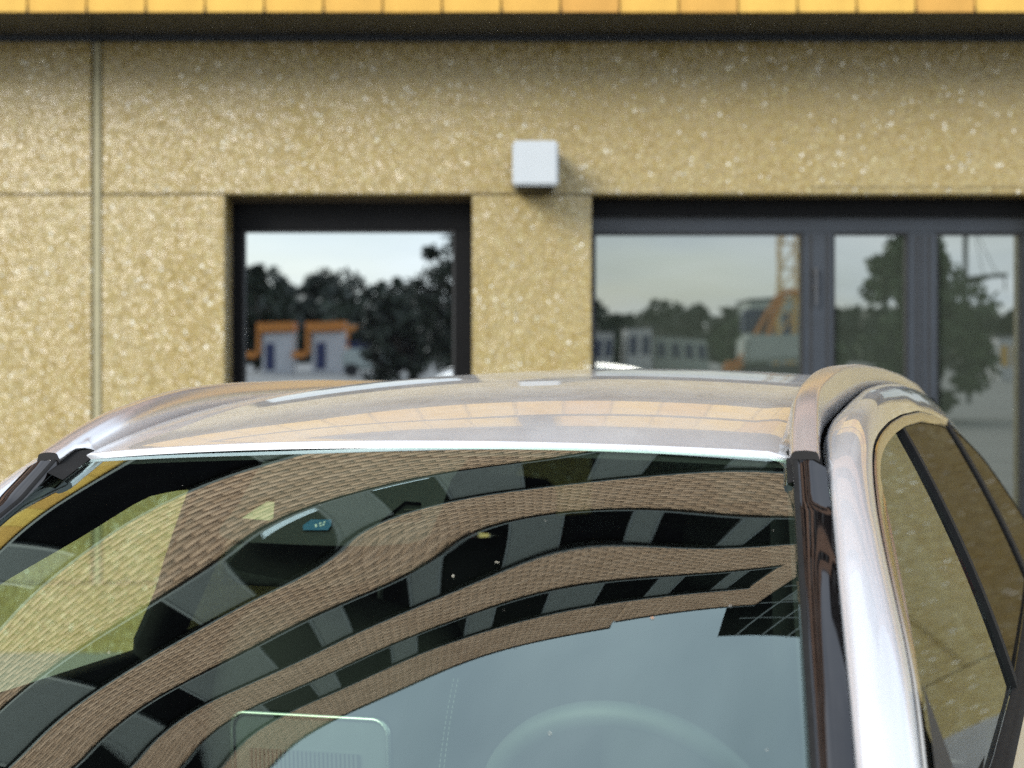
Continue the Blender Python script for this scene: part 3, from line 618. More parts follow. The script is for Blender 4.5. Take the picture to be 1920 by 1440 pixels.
# pillar covers, pillars and cant rails
E1 = [(-.66,.69,.945),(-.52,.668,1.03),(-.386,.647,1.117),(-.317,.636,1.163),(-.235,.622,1.212),(-.121,.603,1.28),(-.025,.588,1.33),(.032,.577,1.357),(.075,.570,1.378)]
E2 = [(-.62,.76,.93),(-.48,.735,1.01),(-.338,.710,1.108),(-.247,.699,1.164),(-.172,.683,1.21),(-.121,.671,1.239),(-.061,.658,1.273),(.02,.642,1.313),(.122,.628,1.359),(.2,.622,1.384),(.32,.62,1.394),(.5,.62,1.399),(.75,.62,1.396),(1.1,.626,1.384),(1.45,.634,1.358),(1.8,.650,1.318),(2.05,.69,1.24),(2.2,.745,1.12),(2.32,.79,1.0)]
def curve3(tab, v, it=3):
    tab = np.array(tab); x = np.linspace(tab[0,0],tab[-1,0],240); U = np.interp(x,tab[:,0],tab[:,1]); W = np.interp(x,tab[:,0],tab[:,2])
    for _ in range(it*6):
        for Y in (U,W): Y[1:-1] = .25*Y[:-2]+.5*Y[1:-1]+.25*Y[2:]
    return np.interp(v,x,U), np.interp(v,x,W)
def inner_edge(v):
    u1, w1 = curve3(E1, v)
    if v <= .075: return u1, w1
    u2, w2 = lerp(RO,v)+.003, roofw(np.array(.53),v-.095)-.006
    f = min(1,(v-.075)/.08); return u1*(1-f)+u2*f, w1*(1-f)+w2*f
_iv = np.linspace(-.66,2.4,500); _ie = np.array([inner_edge(v) for v in _iv])
_ie0 = _ie.copy()
for _ in range(60): _ie[1:-1] = .25*_ie[:-2]+.5*_ie[1:-1]+.25*_ie[2:]
_wt = np.exp(-((_iv-.11)/.13)**4)[:,None]; _ie = _ie0*(1-_wt)+_ie*_wt
def inner_edge(v): return float(np.interp(v,_iv,_ie[:,0])), float(np.interp(v,_iv,_ie[:,1]))
def pillar_cover(sg):
    ts = np.linspace(0.068,1,70); A = np.zeros((70,7,3))
    for i, t in enumerate(ts):
        sin_ = .984-.009*t; g = ws(sin_,t,.0); o = ws(sin_,t,.004); v = g[1]-.012*(1-t)
        u1, w1 = curve3(E1, min(v,.075)); P1 = np.array([u1, v, w1])
        lift = np.array([0,0,.018*max(0,1-(t-.068)/.09)]); o = o+lift; P1 = P1+lift*.8
        A[i,0] = g; A[i,1] = o; d = P1-o
        A[i,2] = o+d*.16+np.array([0,0,.001]); A[i,3] = o+d*.2+np.array([0,0,-.003]); A[i,4] = o+d*.24+np.array([0,0,.002]); A[i,5] = o+d*.62+np.array([0,0,.0035]); A[i,6] = P1+np.array([.001,0,-.004])
    A[...,0] *= sg
    o = grid('pillar_cover', A, M_PIANO, car, flip=sg<0)
    B = A[:, :2].copy(); B2 = np.concatenate([B, A[:,2:3]],1); B2[...,2] += .0015
    grid('glass_seal', B2, M_RUBBER, o, flip=sg<0); return o
pillar_cover(1); pillar_cover(-1)
def side_frame(sg):
    vs_ = np.concatenate([np.linspace(-.62,.5,80), np.linspace(.53,2.32,70)]); A = np.zeros((len(vs_),14,3))
    for i, v in enumerate(vs_):
        u1, w1 = inner_edge(v); u2, w2 = curve3(E2, v); u2 -= .0035; w2 += .002
        for j, f in enumerate(np.linspace(0,1,14)):
            bul = .014*math.sin(math.pi*f)**.8*(1.0 if v < 2 else max(.2,1-(v-2)*2)); A[i,j] = (u1+(u2-u1)*f+bul*.55, v, w1+(w2-w1)*f+bul)
        A[i,0,2] -= .012; 
    A[...,0] *= sg; return grid('side_frame', A, M_PAINT, car, flip=sg<0)
side_frame(1); side_frame(-1)
FW = [(.80,.83),(.85,.82),(.957,.792),(1.066,.756),(1.167,.721),(1.303,.66),(1.372,.624),(1.40,.610)]
FWP = np.polyfit(*np.array(FW).T, 3)
def US(v, w): return float(np.polyval(FWP,w))-.036*((.7-v)/1.03)*((1.4-w)/.4)
def trim(sg):
    vs_ = np.concatenate([np.linspace(-.62,.5,90), np.linspace(.53,2.32,70)]); A = np.zeros((len(vs_),6,3)); Sd = np.zeros((len(vs_),3,3))
    for i, v in enumerate(vs_):
        u2, w2 = curve3(E2, v); wd = .0155; un = np.array([.42,-.9]); 
        f = 1 if v > .1 else max(.55,1-(.1-v)*.9)
        ui, wi = u2+.006*f, w2-wd*f
        ui2 = US(v, wi-.004)
        A[i] = [(u2-.004,v,w2-.006),(u2,v,w2),(u2+.002,v,w2-.002),(ui,v,wi+.002),(ui+.0005,v,wi),(ui2-.002,v,wi-.004)]
        Sd[i] = [(u2-.012,v,w2+.004),(u2-.004,v,w2-.003),(u2-.001,v,w2-.010)]
    A[...,0] *= sg; Sd[...,0] *= sg
    o = grid('window_trim', A, M_TRIM, car, flip=sg<0, smooth=True); grid('door_seal', Sd, M_RUBBER, o, flip=sg<0)
trim(1); trim(-1)
def top_w(v): return curve3(E2, v)[1]-.012
BELT = [(-.45,.985),(-.1,.985),(.2,.968),(.68,.957),(1.2,.968),(1.8,.985),(2.3,.998)]
def side_glass(sg, name, va, vb, vtilt, par=None, m=None):
    n, m_ = 90, 70; A = np.zeros((n,m_,3))
    for i, f in enumerate(np.linspace(0,1,n)):
        for j, g in enumerate(np.linspace(0,1,m_)):
            v = va+(vb-va)*f; wb = lerp(BELT,v); wt = max(wb+.002,top_w(v)-.001); w = wb+(wt-wb)*g
            A[i,j] = (sg*(US(v,w)-.004), v, w)
    return grid(name, A, m or M_SIDEGL, par or car, flip=sg<0)
BV = .68
def bstrip(sg, name, v_a, v_b, prot, m, z_top=.0):
    A = np.zeros((30,4,3))
    for i, f in enumerate(np.linspace(0,1,30)):
        w = lerp(BELT,v_a)+ (top_w(v_a)-z_top-lerp(BELT,v_a))*f
        A[i] = [(sg*(US(v_a,w)-.006),v_a,w),(sg*(US(v_a,w)+prot),v_a+.001,w),(sg*(US(v_b,w)+prot),v_b-.001,w),(sg*(US(v_b,w)-.006),v_b,w)]
    return grid(name, A, m, car, flip=sg>0, smooth=False)
def body_sec(v, w_):   # outer body side below the belt
    b = lerp(BELT, min(2.3,max(-.45,v))); u0 = US(min(2.2,max(-.4,v)), b)
    nose = max(0,(-1.2-v)); tail = max(0,v-2.0); k = -.16*nose**2/ .8 - .10*tail**2/.5
    tab = [(.26,.845),(.40,.885),(.60,.902),(.78,.892),(.88,.862),(b-.02,u0+.020),(b,u0+.010)]
    return lerp(tab, w_)+k*.9
def body_panel(sg, name, va, vb, arch=None):
    n, m_ = 40, 22; A = np.zeros((n,m_,3))
    for i, f in enumerate(np.linspace(0,1,n)):
        v = va+(vb-va)*f; b = lerp(BELT, min(2.3,max(-.45,v)))
        if v < -.6: b = .955-.16*((-.6-v)/1.4)**1.3
        lo = .30
        if arch is not None and abs(v-arch) < .36: lo = max(lo, .33+math.sqrt(.36**2-(v-arch)**2)*.98)
        for j, g in enumerate(np.linspace(0,1,m_)):
            w = lo+(b-.006-lo)*g; A[i,j] = (sg*body_sec(v,w), v, w)
        A[i,-1,0] -= sg*.006
    return grid(name, A, M_PAINT, car, flip=sg<0)
for sg in (1,-1):
    g1 = side_glass(sg,'front_door_glass',-.42,BV,0); g2 = side_glass(sg,'rear_door_glass',BV+.05,1.62,0,m=M_PRIVGL); g3 = side_glass(sg,'quarter_glass',1.67,2.26,0,m=M_PRIVGL)
    bstrip(sg,'door_pillar_trim',BV-.004,BV+.022,.004,M_RUBBER); bstrip(sg,'door_pillar_strip',BV+.022,BV+.031,.003,M_RUBBER,.01); bstrip(sg,'door_pillar_trim',BV+.031,BV+.055,.002,M_RUBBER)
    bstrip(sg,'rear_pillar_trim',1.61,1.68,.001,M_RUBBER)
    # sail panel in the front corner of the door window
    sp = [(-.235,1.168),(-.30,1.125),(-.42,1.05),(-.42,.98),(-.18,.98),(-.2,1.06)]
    V = [(sg*(US(v,w)+.0035),v,w) for v,w in sp]; mesh('mirror_sail', V, [tuple(range(len(V)))[::(-1 if sg<0 else 1)]], M_PLASTIC, car)
    # belt seal
    A = np.zeros((60,7,3))
    for i, v in enumerate(np.linspace(-.45,2.28,60)):
        b = lerp(BELT,v); u = US(v,b)
        A[i] = [(u-.006,v,b+.010),(u+.003,v,b+.009),(u+.007,v,b+.003),(u+.009,v,b+.003),(u+.012,v,b-.001),(u+.016,v,b-.003),(u+.016,v,b-.012)]
    A[...,0] *= sg; grid('belt_seal', A, M_RUBBER, car, flip=sg<0)
    body_panel(sg,'front_fender',-1.98,-.56,-1.32); fd = body_panel(sg,'front_door',-.552,.70); rd = body_panel(sg,'rear_door',.708,1.62); body_panel(sg,'rear_quarter',1.628,2.62,1.52+.45)
    for d_, v in ((fd,.42),(rd,1.34)):
        hs = []
        for f in np.linspace(-1,1,11):
            vv = v+.11*f; w = .845; u = body_sec(vv,w)+.006+.030*(1-f**4); hs.append([(sg*(u+.010*math.cos(a)),vv,w+.014*math.sin(a)) for a in np.linspace(0,2*math.pi,9)[:-1]])
        sweep('door_handle', hs, M_CHROME, d_, flip=sg>0)
    # door mirror
    mr = []
    for f in np.linspace(0,1,14):
        r_ = math.sin(math.pi*min(.999,max(.03,f)))**.5; u = .86+.20*f; mr.append([(sg*u, -.33+.085*r_*math.cos(a)+.05*f, 1.02+.075*r_*math.sin(a)) for a in np.linspace(0,2*math.pi,17)[:-1]])
    mo = sweep('door_mirror', mr, M_PAINT, car, flip=sg>0); MB().bar((sg*.79,-.33,.985),(sg*.90,-.32,.995),.022,8).build('mirror_arm', M_PLASTIC, mo)
# front end
A = np.zeros((26,31,3))
for i, f in enumerate(np.linspace(0,1,26)):
    for j, s in enumerate(np.linspace(-1,1,31)):
        vc = -.90+.27*s**2; v = vc+(-1.98+.22*s**2-vc)*f; hw_ = (.735+.06*min(1,f*2))-.10*f**2; w = .955-.15*f**1.5-.03*s**2-.012*f
        A[i,j] = (s*hw_, v, w)
grid('bonnet', A, M_PAINT, car, flip=False)
A = np.zeros((12,31,3))
for i, f in enumerate(np.linspace(0,1,12)):
    for j, s in enumerate(np.linspace(-1,1,31)):
        A[i,j] = (s*(.70+.14*min(1,f*1.6)), -2.02+.30*s**2*(1-.1*f)-.07*math.sin(math.pi*f*.9), .775-.50*f-.02*s*s)
bmp = grid('front_bumper', A, M_PAINT, car, flip=False)
MB().box(-.42,.42,-2.10,-2.04,.50,.70).build('grille', M_PLASTIC, bmp, .02)
for k in range(3): MB().box(-.40,.40,-2.115,-2.098,.54+.06*k,.552+.06*k).build('grille_bar', M_CHROME, bmp, .003)
for sg in (1,-1):
    secs = [[(sg*(.46+.30*f+.0*math.cos(a)), -2.0+.24*f**1.6+.02-.05*math.cos(a)*(1-.3*f), .70+.02*f+.05*math.sin(a)) for a in np.linspace(0,2*math.pi,13)[:-1]] for f in np.linspace(0,1,8)]
    sweep('headlight', secs, M_LIGHTGL, car, flip=sg>0)
# rear end
A = np.zeros((16,25,3))
for i, f in enumerate(np.linspace(0,1,16)):
    for j, s in enumerate(np.linspace(-1,1,25)):
        A[i,j] = (s*(.58+.21*f), 2.58+.24*f-.12*s**2, 1.385-.46*f-.035*s**2)
tg = grid('tailgate_glass', A, M_PRIVGL, car, flip=False)
A = np.zeros((14,25,3))
for i, f in enumerate(np.linspace(0,1,14)):
    for j, s in enumerate(np.linspace(-1,1,25)):
        A[i,j] = (s*(.76+.10*min(1,f*2)), 2.83-.16*s**2+.04*math.sin(math.pi*f), 1.0-.70*f-.02*s*s)
tgp = grid('tailgate', A, M_PAINT, car, flip=False)
for sg in (1,-1): MB().box(min(sg*.55,sg*.80),max(sg*.55,sg*.80),2.70,2.86,.78,.90).build('tail_light', M_REDGL, tgp, .02)
# D-pillar skins joining side windows and tailgate
for sg in (1,-1):
    A = np.zeros((14,6,3))
    for i, f in enumerate(np.linspace(0,1,14)):
        v = 1.75+.57*f; u2, w2 = curve3(E2, v); e = np.array([sg*(.53+.22*f), 2.60+.22*f-.12, 1.345-.33*f-.03])
        p = np.array([sg*(u2+.004), v, w2])
        for j, g in enumerate(np.linspace(0,1,6)): A[i,j] = p+(e-p)*g+np.array([sg*.02,0,.01])*math.sin(math.pi*g)
    grid('rear_pillar', A, M_PAINT, car, flip=sg<0)
# wheels
def gpt(p): return CM @ Vector(p)
for sg in (1,-1):
    for v in (-1.32, 1.52+.45):
        c = Vector((sg*.80, v, .33)); wz = gpt(c).z; c.z += .325-wz      # tyre rests on the ground
        tor = [[tuple(c+Vector((.105*math.cos(a)*(1 if abs(math.cos(a))<.8 else .96), (.25+.075*math.sin(a)+.0)*math.cos(b), (.25+.075*math.sin(a))*math.sin(b)))) for a in np.linspace(0,2*math.pi,15)[:-1]] for b in np.linspace(0,2*math.pi,41)]
        t = sweep('wheel', tor, M_TYRE, car, caps=False)
        mb = MB()
        for k in range(10): b = 2*math.pi*k/10; mb.bar(c+Vector((sg*.07,0,0)), c+Vector((sg*.085,.19*math.cos(b),.19*math.sin(b))), .02, 6)
        mb.bar(c+Vector((sg*.05,0,0)), c+Vector((sg*.095,0,0)), .045, 14); mb.build('rim', M_ALLOY, t)
# floor pan
MB().box(-.80,.80,-1.9,2.7,.24,.30).build('floor_pan', M_PLASTIC, car)
MB().box(-.72,.72,-1.9,-.75,.30,.70).build('engine_bay', M_PLASTIC, car)
# wipers and scuttle
A = np.zeros((2,31,3))
for j, s in enumerate(np.linspace(-1,1,31)):
    p = ws(np.array(s*.99),np.array(1.)); A[0,j] = p+np.array([0,.01,-.004]); A[1,j] = p+np.array([0,-.06,-.02])
grid('scuttle', A, M_PLASTIC, car, flip=False)
for s0, s1 in ((-.75,.0),(.05,.85)):
    pts = [ws(np.array(s0+(s1-s0)*f),np.array(.975-.03*math.sin(math.pi*f)),.012) for f in np.linspace(0,1,9)]
    mb = MB()
    for a, b in zip(pts[:-1],pts[1:]): mb.bar(a,b,.007,6)
    mb.build('wiper', M_RUBBER, car)

# ------------------------------------------------------------------ car interior
A = np.zeros((40,23,3))
for i, v in enumerate(np.linspace(.13,2.6,40)):
    for j, s in enumerate(np.linspace(-1,1,23)):
        u = s*.50; A[i,j] = (u, v+.0*s, roofw(u,max(0,v-.09))-.035)
grid('headliner', A, M_HEADLINER, car, flip=True)
IN = [(-.45,.69,1.02),(-.3,.655,1.09),(-.003,.60,1.206),(.156,.572,1.251),(.328,.556,1.298),(.45,.56,1.297),(.575,.572,1.285),(1.2,.575,1.285),(1.8,.60,1.23),(2.3,.68,1.10)]
for sg in (1,-1):
    A = np.zeros((60,5,3))
    for i, v in enumerate(np.linspace(-.45,2.3,60)):
        u, w = curve3(IN, v, 1); 
        if v < .13: a = np.array([min(.5,.5)*1.0, v, 0]); g = ws(np.array(.93),np.array(min(1,max(0,(.105-v)/.705))),-.012); a = g if v < .1 else np.array([.5,v,roofw(.5,max(0,v-.09))-.035])
        else: a = np.array([.5,v,roofw(.5,max(0,v-.09))-.035])
        b = np.array([u,v,w]); u2, w2 = curve3(E2,v); c = np.array([u2-.004, v, w2-.02]); 
        A[i] = [a, .5*(a+b)+np.array([.012,0,.008]), b, b+np.array([.012,0,.004]), c]
    A[...,0] *= sg; grid('interior_trim', A, M_INTRIM, car, flip=sg>0)
    # B pillar lining
    V = []
    for w, u in ((1.30,.575),(1.15,.655),(1.0,.735),(.7,.76),(.32,.77)):
        V.append([(sg*u,.575,w),(sg*(u-.03),.60,w),(sg*(u-.03),.70,w),(sg*u,.73,w),(sg*(u+.012),.72,w+.01),(sg*(u+.012),.585,w+.01)])
    sweep('pillar_lining', V, M_INTRIM, car, flip=sg>0)
    A = np.zeros((30,4,3))
    for i, v in enumerate(np.linspace(-.6,2.4,30)):
        b = lerp(BELT,min(2.3,max(-.45,v))); A[i] = [(US(min(2.2,max(-.4,v)),b)-.012,v,b+.0),(.755,v,b+.028),(.735,v,b+.02),(.72,v,.30)]
    A[...,0] *= sg; grid('door_lining', A, M_INTRIM, car, flip=sg<0)
# dashboard
A = np.zeros((14,41,3))
for i, f in enumerate(np.linspace(0,1,14)):
    for j, s in enumerate(np.linspace(-1,1,41)):
        u = s*.70; p = ws(np.array(s*.96),np.array(.985),-.012); v = p[1]+(-.12-.03*s*s-p[1])*min(1,f/.8); w = p[2]-.004+.03*math.sin(min(1,f/.8)*math.pi*.6)
        hum = .055*math.exp(-((u-.37)/.17)**2)*min(1,max(0,(f-.3)/.35)); w += hum
        if f > .8: w -= (f-.8)/.2*.35
        A[i,j] = (p[0] if f<.01 else u*.99, v, w)
grid('dashboard', A, M_DASH, car, flip=False)
scv = -.03; sd = MB()
def rrect(u0,u1,w0,w1,r,n=5):
    o = []
    for cx,cy,a0 in ((u1-r,w1-r,0),(u0+r,w1-r,90),(u0+r,w0+r,180),(u1-r,w0+r,270)):
        for k in range(n+1): a = math.radians(a0+90*k/n); o.append((cx+r*math.cos(a),cy+r*math.sin(a)))
    return o
su0, su1, sw0, sw1 = -.222, .012, .90, 1.048
rr_ = rrect(su0,su1,sw0,sw1,.022); rb = rrect(su0+.006,su1-.006,sw0+.005,sw1-.006,.018)
scr = sweep('centre_screen', [[(u,scv+.004,w) for u,w in rb],[(u,scv,w) for u,w in rb],[(u,scv+.014,w) for u,w in rb]], M_SCREEN, car, smooth=False)
sweep('screen_rim', [[(u,scv-.0005,w) for u,w in rb],[(u,scv-.003,w) for u,w in rr_],[(u,scv+.012,w) for u,w in rr_],[(u,scv+.012,w) for u,w in rb]], mat('brushed_rim',(.22,.23,.225),.35,1,noise=(20,.1)), scr, caps=False)
mb = MB()
for k in range(26): mb.box(su0+.03+.0062*k,su0+.0335+.0062*k,scv-.004,scv+.001,.965,.998)
mb.build('vent_slots', mat('vent_grey',(.025,.027,.027),.5,noise=(30,.1)), scr)
# steering wheel
cw = Vector((.315,.03,.905)); tilt = math.radians(24); ex = Vector((1,0,0)); ey = Vector((0,-math.sin(tilt),math.cos(tilt))); en = ex.cross(ey)
secs = []
for b in np.linspace(0,2*math.pi,61):
    d = ex*math.cos(b)+ey*math.sin(b); secs.append([tuple(cw+d*.183+d*(.0165*math.cos(a))+en*(.0165*math.sin(a))) for a in np.linspace(0,2*math.pi,13)[:-1]])
sw = sweep('steering_wheel', secs, mat('wheel_leather',(.026,.03,.03),.62,noise=(50,.15)), car, caps=False)
mb = MB(); mb.bar(cw-ey*.03,cw+en*.03-ey*.03,.065,16)
for b in (math.radians(-5),math.radians(185),math.radians(270)): mb.bar(cw, cw+(ex*math.cos(b)+ey*math.sin(b))*.175, .017, 8)
mb.build('wheel_hub', M_PLASTIC, sw)
# seats
def rbox(name, c, sx, sy, sz, tiltx, m, parent, p=4):
    secs = []
    for f in np.linspace(-1,1,15):
        k = (1-abs(f)**p)**(1/p) if abs(f)<1 else .02
        k = max(k,.02); sec = []
        for a in np.linspace(0,2*math.pi,25)[:-1]:
            ca, sa = math.cos(a), math.sin(a); x_ = sx*math.copysign(abs(ca)**.5,ca)*k; y_ = sy*math.copysign(abs(sa)**.5,sa)*k; z_ = sz*f
            sec.append((c[0]+x_, c[1]+y_*math.cos(tiltx)+z_*math.sin(tiltx), c[2]-y_*math.sin(tiltx)+z_*math.cos(tiltx)))
        secs.append(sec)
    return sweep(name, secs, m, parent)
for sg in (1,-1):
    s_ = rbox('front_seat', (sg*.37,.62,.80), .245,.065,.30, math.radians(20), M_LEATHER, car)
    rbox('cushion', (sg*.37,.32,.50), .25,.26,.09, 0, M_LEATHER, s_); rbox('headrest', (sg*.37,.77,1.165), .13,.045,.085, math.radians(14), M_LEATHER, s_)
    mb = MB(); mb.bar((sg*.37-.05,.725,1.02),(sg*.37-.05,.745,1.12),.006,6); mb.bar((sg*.37+.05,.725,1.02),(sg*.37+.05,.745,1.12),.006,6); mb.build('headrest_post', M_PLASTIC, s_)
    mb = MB()
    for k in range(20):
        z_ = .79+.0085*k; vv = .62+ (z_-.80)*math.tan(math.radians(20))-.067; q = sg*(.37-.225-.012*(k/20)**2)
        for e in (0,.008): mb.bar((q+e,vv,z_),(q+e,vv+.002,z_+.0052),.0009,4)
    if sg < 0: mb.build('seat_stitching', M_STITCH, s_)
rb_ = rbox('rear_bench', (0,1.62,.80), .66,.07,.30, math.radians(20), M_LEATHER, car); rbox('cushion', (0,1.35,.5), .66,.28,.1, 0, M_LEATHER, rb_)
for u in (-.4,0,.4): rbox('headrest', (u,1.74,1.13), .12,.04,.075, math.radians(12), M_LEATHER, rb_)
# interior mirror and sensor housing
mi = rbox('rear_view_mirror', (-.165,.085,1.232), .115,.018,.036, math.radians(-8), M_PLASTIC, car)
MB().bar((-.06,.10,1.34),(-.14,.09,1.25),.014,8).build('mirror_stem', M_PLASTIC, mi)
A = np.zeros((6,13,3))
for i, t in enumerate(np.linspace(.02,.24,6)):
    for j, s in enumerate(np.linspace(-.24,.23,13)): A[i,j] = ws(np.array(s),np.array(t),-.05-.02*math.sin(math.pi*j/12))
sh_ = grid('sensor_housing', A, M_INTRIM, car, flip=True)

# ------------------------------------------------------------------ bits of debris lying on the glass
def debris(name, s, t, L_, W_, ang, m, label, cat):
    du = (ws(s+.01,t)-ws(s,t)); du /= np.linalg.norm(du); dt = (ws(s,t+.01)-ws(s,t)); dt /= np.linalg.norm(dt); n_ = np.cross(du,dt); n_ *= np.sign(n_[2]); n_ /= np.linalg.norm(n_)
    a = du*math.cos(ang)+dt*math.sin(ang); b = np.cross(n_,a); c = ws(s,t,.0012); V = []
    for f in np.linspace(-1,1,7):
        wd = W_*(1-f*f*.75); q = c+a*L_*f+b*.35*L_*(f*f-.3); V += [q-b*wd, q+n_*W_*.7, q+b*wd, q-n_*.0003]
    Fc = [(i*4+j,i*4+(j+1)%4,(i+1)*4+(j+1)%4,(i+1)*4+j) for i in range(6) for j in range(4)]+[(3,2,1,0),(24,25,26,27)]
    V = [CM @ Vector(v) for v in V]; o = mesh(name, V, Fc, m); return tag(o, label, cat)
M_SEED = mat('pale_seed',(.75,.70,.55),.6,noise=(200,.2)); M_PETAL = mat('orange_petal',(.65,.25,.06),.6,noise=(200,.2))
debris('seed_husk', .348,.330,.0020,.0007,1.3,M_SEED,'pale upright seed husk stuck on the windscreen between two brick reflections','seed')
debris('seed_husk', .421,.301,.0022,.0004,.2,M_SEED,'thin curved yellowish husk on the windscreen beside the large grey panel reflection','seed')
debris('seed_husk', .506,.459,.0022,.0007,1.4,M_PLASTIC,'tiny dark speck on the windscreen at the parapet reflection edge','speck')
debris('petal_scrap', .727,.409,.0018,.0009,.1,M_PETAL,'small orange petal scrap on the windscreen below the brick parapet reflection','petal')
debris('seed_husk', .859,.387,.0014,.0005,.1,M_WHITE,'white fleck on the windscreen near the dark tower reflection','fleck')
debris('seed_husk', .597,.599,.0016,.0004,1.2,M_SEED,'slim pale husk on the windscreen in front of the steering wheel','seed')
debris('seed_husk', -.252,.488,.0015,.0004,1.2,M_SEED,'pale husk low on the windscreen below the passenger window','seed')

# ------------------------------------------------------------------ things behind the camera, seen in the window panes
GY = WY+.30                                  # mirror plane of the panes
def back(px, py, dist):                      # a mirrored picture point at this distance behind the camera
    Lm = 2*GY+dist; return (px-960)/2948.8*Lm, -dist, EYE+(679.2-py)/2948.8*Lm
def pump_station(px, dist, label):
    x, y, z = back(px, 610, dist); g = gz(y); k = (2*GY+dist)/2948.8; wd = 62*k; h = z-g
    r = empty('service_kiosk', (x,y,g)); tag(r, label, 'kiosk', 'service kiosks across the yard')
    MB().box(-wd*.45,wd*.55,-1.2,.0,0,h*.86).build('cabin', M_WALLWHITE, r, .03)
    MB().box(-wd*.62,wd*.55,-1.5,.25,h*.87,h*1.06).build('canopy', M_ORANGE, r, .03)
    MB().box(-wd*.62,-wd*.50,-.1,.25,h*.42,h*.87).box(-wd*1.0,-wd*.62,-.1,.25,h*.36,h*.5).build('bracket', M_ORANGE, r, .02)
    MB().box(-wd*.32,-wd*.02,.003,.04,.25,h*.66).build('door', M_NAVY, r, .01)
pump_station(517,62,'white service kiosk with orange canopy, nearer the left edge of the small window')
pump_station(612,62,'white service kiosk with orange canopy, beside the dark tree in the small window')
x,y,z = back(666,632,60); r = empty('orange_sign',(x,y,gz(y))); tag(r,'square orange sign on a post right of the two kiosks','sign'); MB().box(-.45,.45,-.05,.05,z-gz(y)-.55,z-gz(y)+.5).build('board',M_ORANGE,r,.02); MB().bar((0,-.06,0),(0,-.06,z-gz(y)),.05).build('post',M_STEEL,r)
x,y,z = back(690,690,56); r = empty('parked_van',(x,y,gz(y))); tag(r,'pale van half hidden at the edge of the yard trees','van'); MB().box(-1.1,1.1,-1,.9,.35,1.35).build('body',M_HALL,r,.18); MB().box(-1.0,.5,-.9,.8,1.35,1.9).build('cab',M_NAVY,r,.2)
for dx in (-.7,.7): MB().bar((dx,.75,.33),(dx,.95,.33),.32,14).build('wheel',M_TYRE,r)
# trees
def back_tree(px, ptop, dist, rad_px, label, group, **k):
    x, y, z = back(px, ptop, dist); Lm = 2*GY+dist; g = gz(y); return tree((x,y,g-.05), (z-g)*1.06, rad_px/2948.8*Lm, label, group, **k)
back_tree(900,402,36,150,'tall dark tree filling the right side of the small window pane','trees across the yard',n=9000,leaf=.13,trunk_h=.12,seed=3,material=M_LEAFD)
back_tree(745,560,46,80,'low dark tree beside the kiosks in the small window pane','trees across the yard',n=4000,leaf=.16,trunk_h=.1,seed=4,material=M_LEAFD)
back_tree(480,508,70,55,'pointed dark tree at the left edge of the small window pane','trees across the yard',n=3000,leaf=.22,trunk_h=.1,seed=5,material=M_LEAFD)
back_tree(1716,448,18,165,'broad green tree mirrored in the narrow middle pane and its neighbour','trees across the yard',n=12000,leaf=.10,trunk_h=.14,seed=16)
back_tree(1385,590,60,60,'round green tree left of the crane in the wide pane','trees across the yard',n=3000,leaf=.22,trunk_h=.1,seed=8)
back_tree(1275,606,75,60,'bushy tree over the low grey shed in the wide pane','trees across the yard',n=2500,leaf=.25,trunk_h=.08,seed=9,material=M_LEAFD)
back_tree(1165,588,80,70,'dark tree behind the dark-windowed cabins in the wide pane','trees across the yard',n=3000,leaf=.26,trunk_h=.08,seed=10,material=M_LEAFD)
back_tree(1900,585,60,70,'bluish tree behind the pale hall in the far right pane','trees across the yard',n=3000,leaf=.24,trunk_h=.08,seed=12,material=M_LEAFD)
def cabin(px, ptop, dist, wpx, label, m, win=M_NAVY, nwin=2, cat='cabin', name='site_cabin'):
    x, y, z = back(px, ptop, dist); k = (2*GY+dist)/2948.8; g = gz(y); w = wpx*k; h = z-g; r = empty(name,(x,y,g)); tag(r,label,cat)
    MB().box(-w/2,w/2,-4,0,0,h).build('wall',m,r,.04); MB().box(-w/2-.1,w/2+.1,-4.1,.12,h,h+.12).build('roof',M_STEEL,r,.02)
    for i in range(nwin):
        c = -w/2+w*(i+.5)/nwin; MB().box(c-w/nwin*.3,c+w/nwin*.3,.003,.04,h*.35,h*.8).build('window',win,r,.01)
cabin(1130,622,64,40,'white cabin with dark windows at the left edge of the wide pane',M_WALLWHITE)
cabin(1202,615,64,52,'wider white cabin with two tall dark windows in the wide pane',M_WALLWHITE)
cabin(1278,632,66,95,'long low grey shed in the wide pane',M_HALL,nwin=4,name='storage_shed',cat='shed')
cabin(1478,560,70,150,'tall pale green hall behind the orange crane',M_HALL,nwin=5,name='pale_hall',cat='hall')
cabin(1905,632,50,60,'pale hall with a yellow door in the far right pane',M_WALLWHITE,win=M_YELLOW,nwin=3,name='yard_hall',cat='hall')
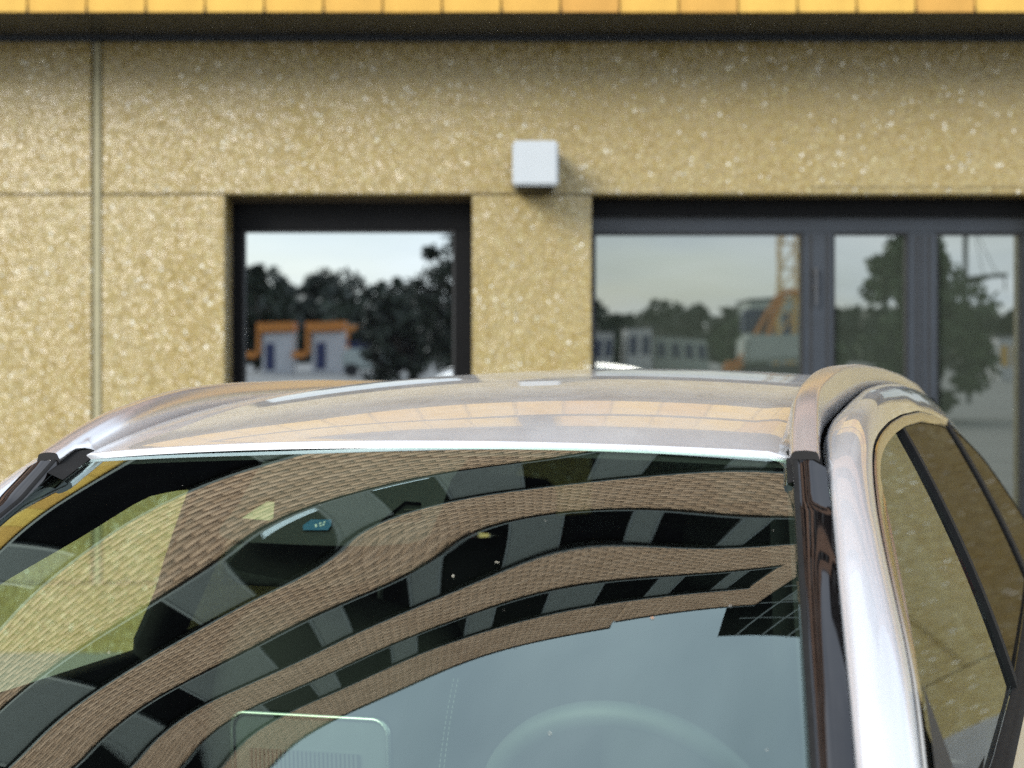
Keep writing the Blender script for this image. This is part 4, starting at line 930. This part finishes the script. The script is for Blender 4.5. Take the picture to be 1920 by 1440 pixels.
# lattice crane
x, y, z = back(1475,500,54); cr = empty('lattice_crane',(x,y,gz(y))); tag(cr,'yellow lattice mast crane rising out of the wide pane','crane')
mb = MB(); a = .42; Hc = 16
for sx in (-1,1):
    for sy in (-1,1): mb.bar((sx*a,sy*a,0),(sx*a,sy*a,Hc),.05,5)
for i in range(16):
    z0_, z1_ = i*Hc/16,(i+1)*Hc/16
    for s in (-1,1): mb.bar((-a,s*a,z0_),(a,s*a,z1_),.03,4); mb.bar((s*a,a,z0_),(s*a,-a,z1_),.03,4); mb.bar((-a,s*a,z1_),(a,s*a,z1_),.03,4)
mb.build('mast',M_YELLOW,cr)
mb = MB()
for s in (-.4,.4): mb.bar((-9,s,Hc),(14,s,Hc),.05,5)
mb.bar((-9,0,Hc+.9),(14,0,Hc+.6),.05,5)
for i in range(23): mb.bar((-9+i,(-1)**i*.4,Hc),(-8+i,0,Hc+.8),.03,4)
mb.build('jib',M_YELLOW,cr); MB().box(-9,-7.4,-.5,.5,Hc-1.6,Hc-.1).build('counterweight',M_HALL,cr,.05); MB().box(.45,1.5,-.5,.6,Hc-1.7,Hc-.2).build('cab',M_WALLWHITE,cr,.06)
# excavator
x, y, z = back(1455,690,44); ex_ = empty('excavator',(x,y,gz(y))); tag(ex_,'orange excavator with raised boom below the lattice mast','excavator')
MB().box(-1.6,1.6,-1.2,-.6,0,.8).box(-1.6,1.6,.6,1.2,0,.8).build('track',M_STEEL,ex_,.2); MB().box(-1.4,1.6,-1.1,1.1,.9,2.0).build('body',M_HALL,ex_,.15); MB().box(-1.3,-.1,-1.0,.1,2.0,3.0).build('cab',M_NAVY,ex_,.12)
MB().bar((-.6,.5,1.6),(.2,.5,3.6),.14,6).bar((.2,.5,3.6),(1.9,.5,3.4),.12,6).build('boom',M_ORANGE,ex_); MB().bar((.0,.45,3.5),(-1.6,.45,.9),.11,6).build('stick',M_ORANGE,ex_); MB().box(-2.1,-1.3,.1,.85,.2,1.0).build('bucket',M_ORANGE,ex_,.12)
# hoist arm on a mast
x, y, z = back(1815,522,26); h_ = z-gz(y); ho = empty('hoist_mast',(x,y,gz(y))); tag(ho,'dark hoist arm with two stay cables beside the broad green tree','hoist')
MB().bar((0,0,0),(0,0,h_+2.6),.07,8).build('mast',M_STEEL,ho); MB().bar((0,0,h_),(1.05,0,h_+.12),.06,6).bar((.15,0,h_-.1),(.6,0,h_+.02),.05,6).build('arm',M_STEEL,ho); MB().bar((1.0,0,h_+.1),(1.0,0,h_-.3),.02,5).bar((0,0,h_+2.5),(.5,0,h_+.1),.012,4).bar((-.2,0,h_+2.4),(.85,0,h_+.12),.012,4).build('cable',M_STEEL,ho)
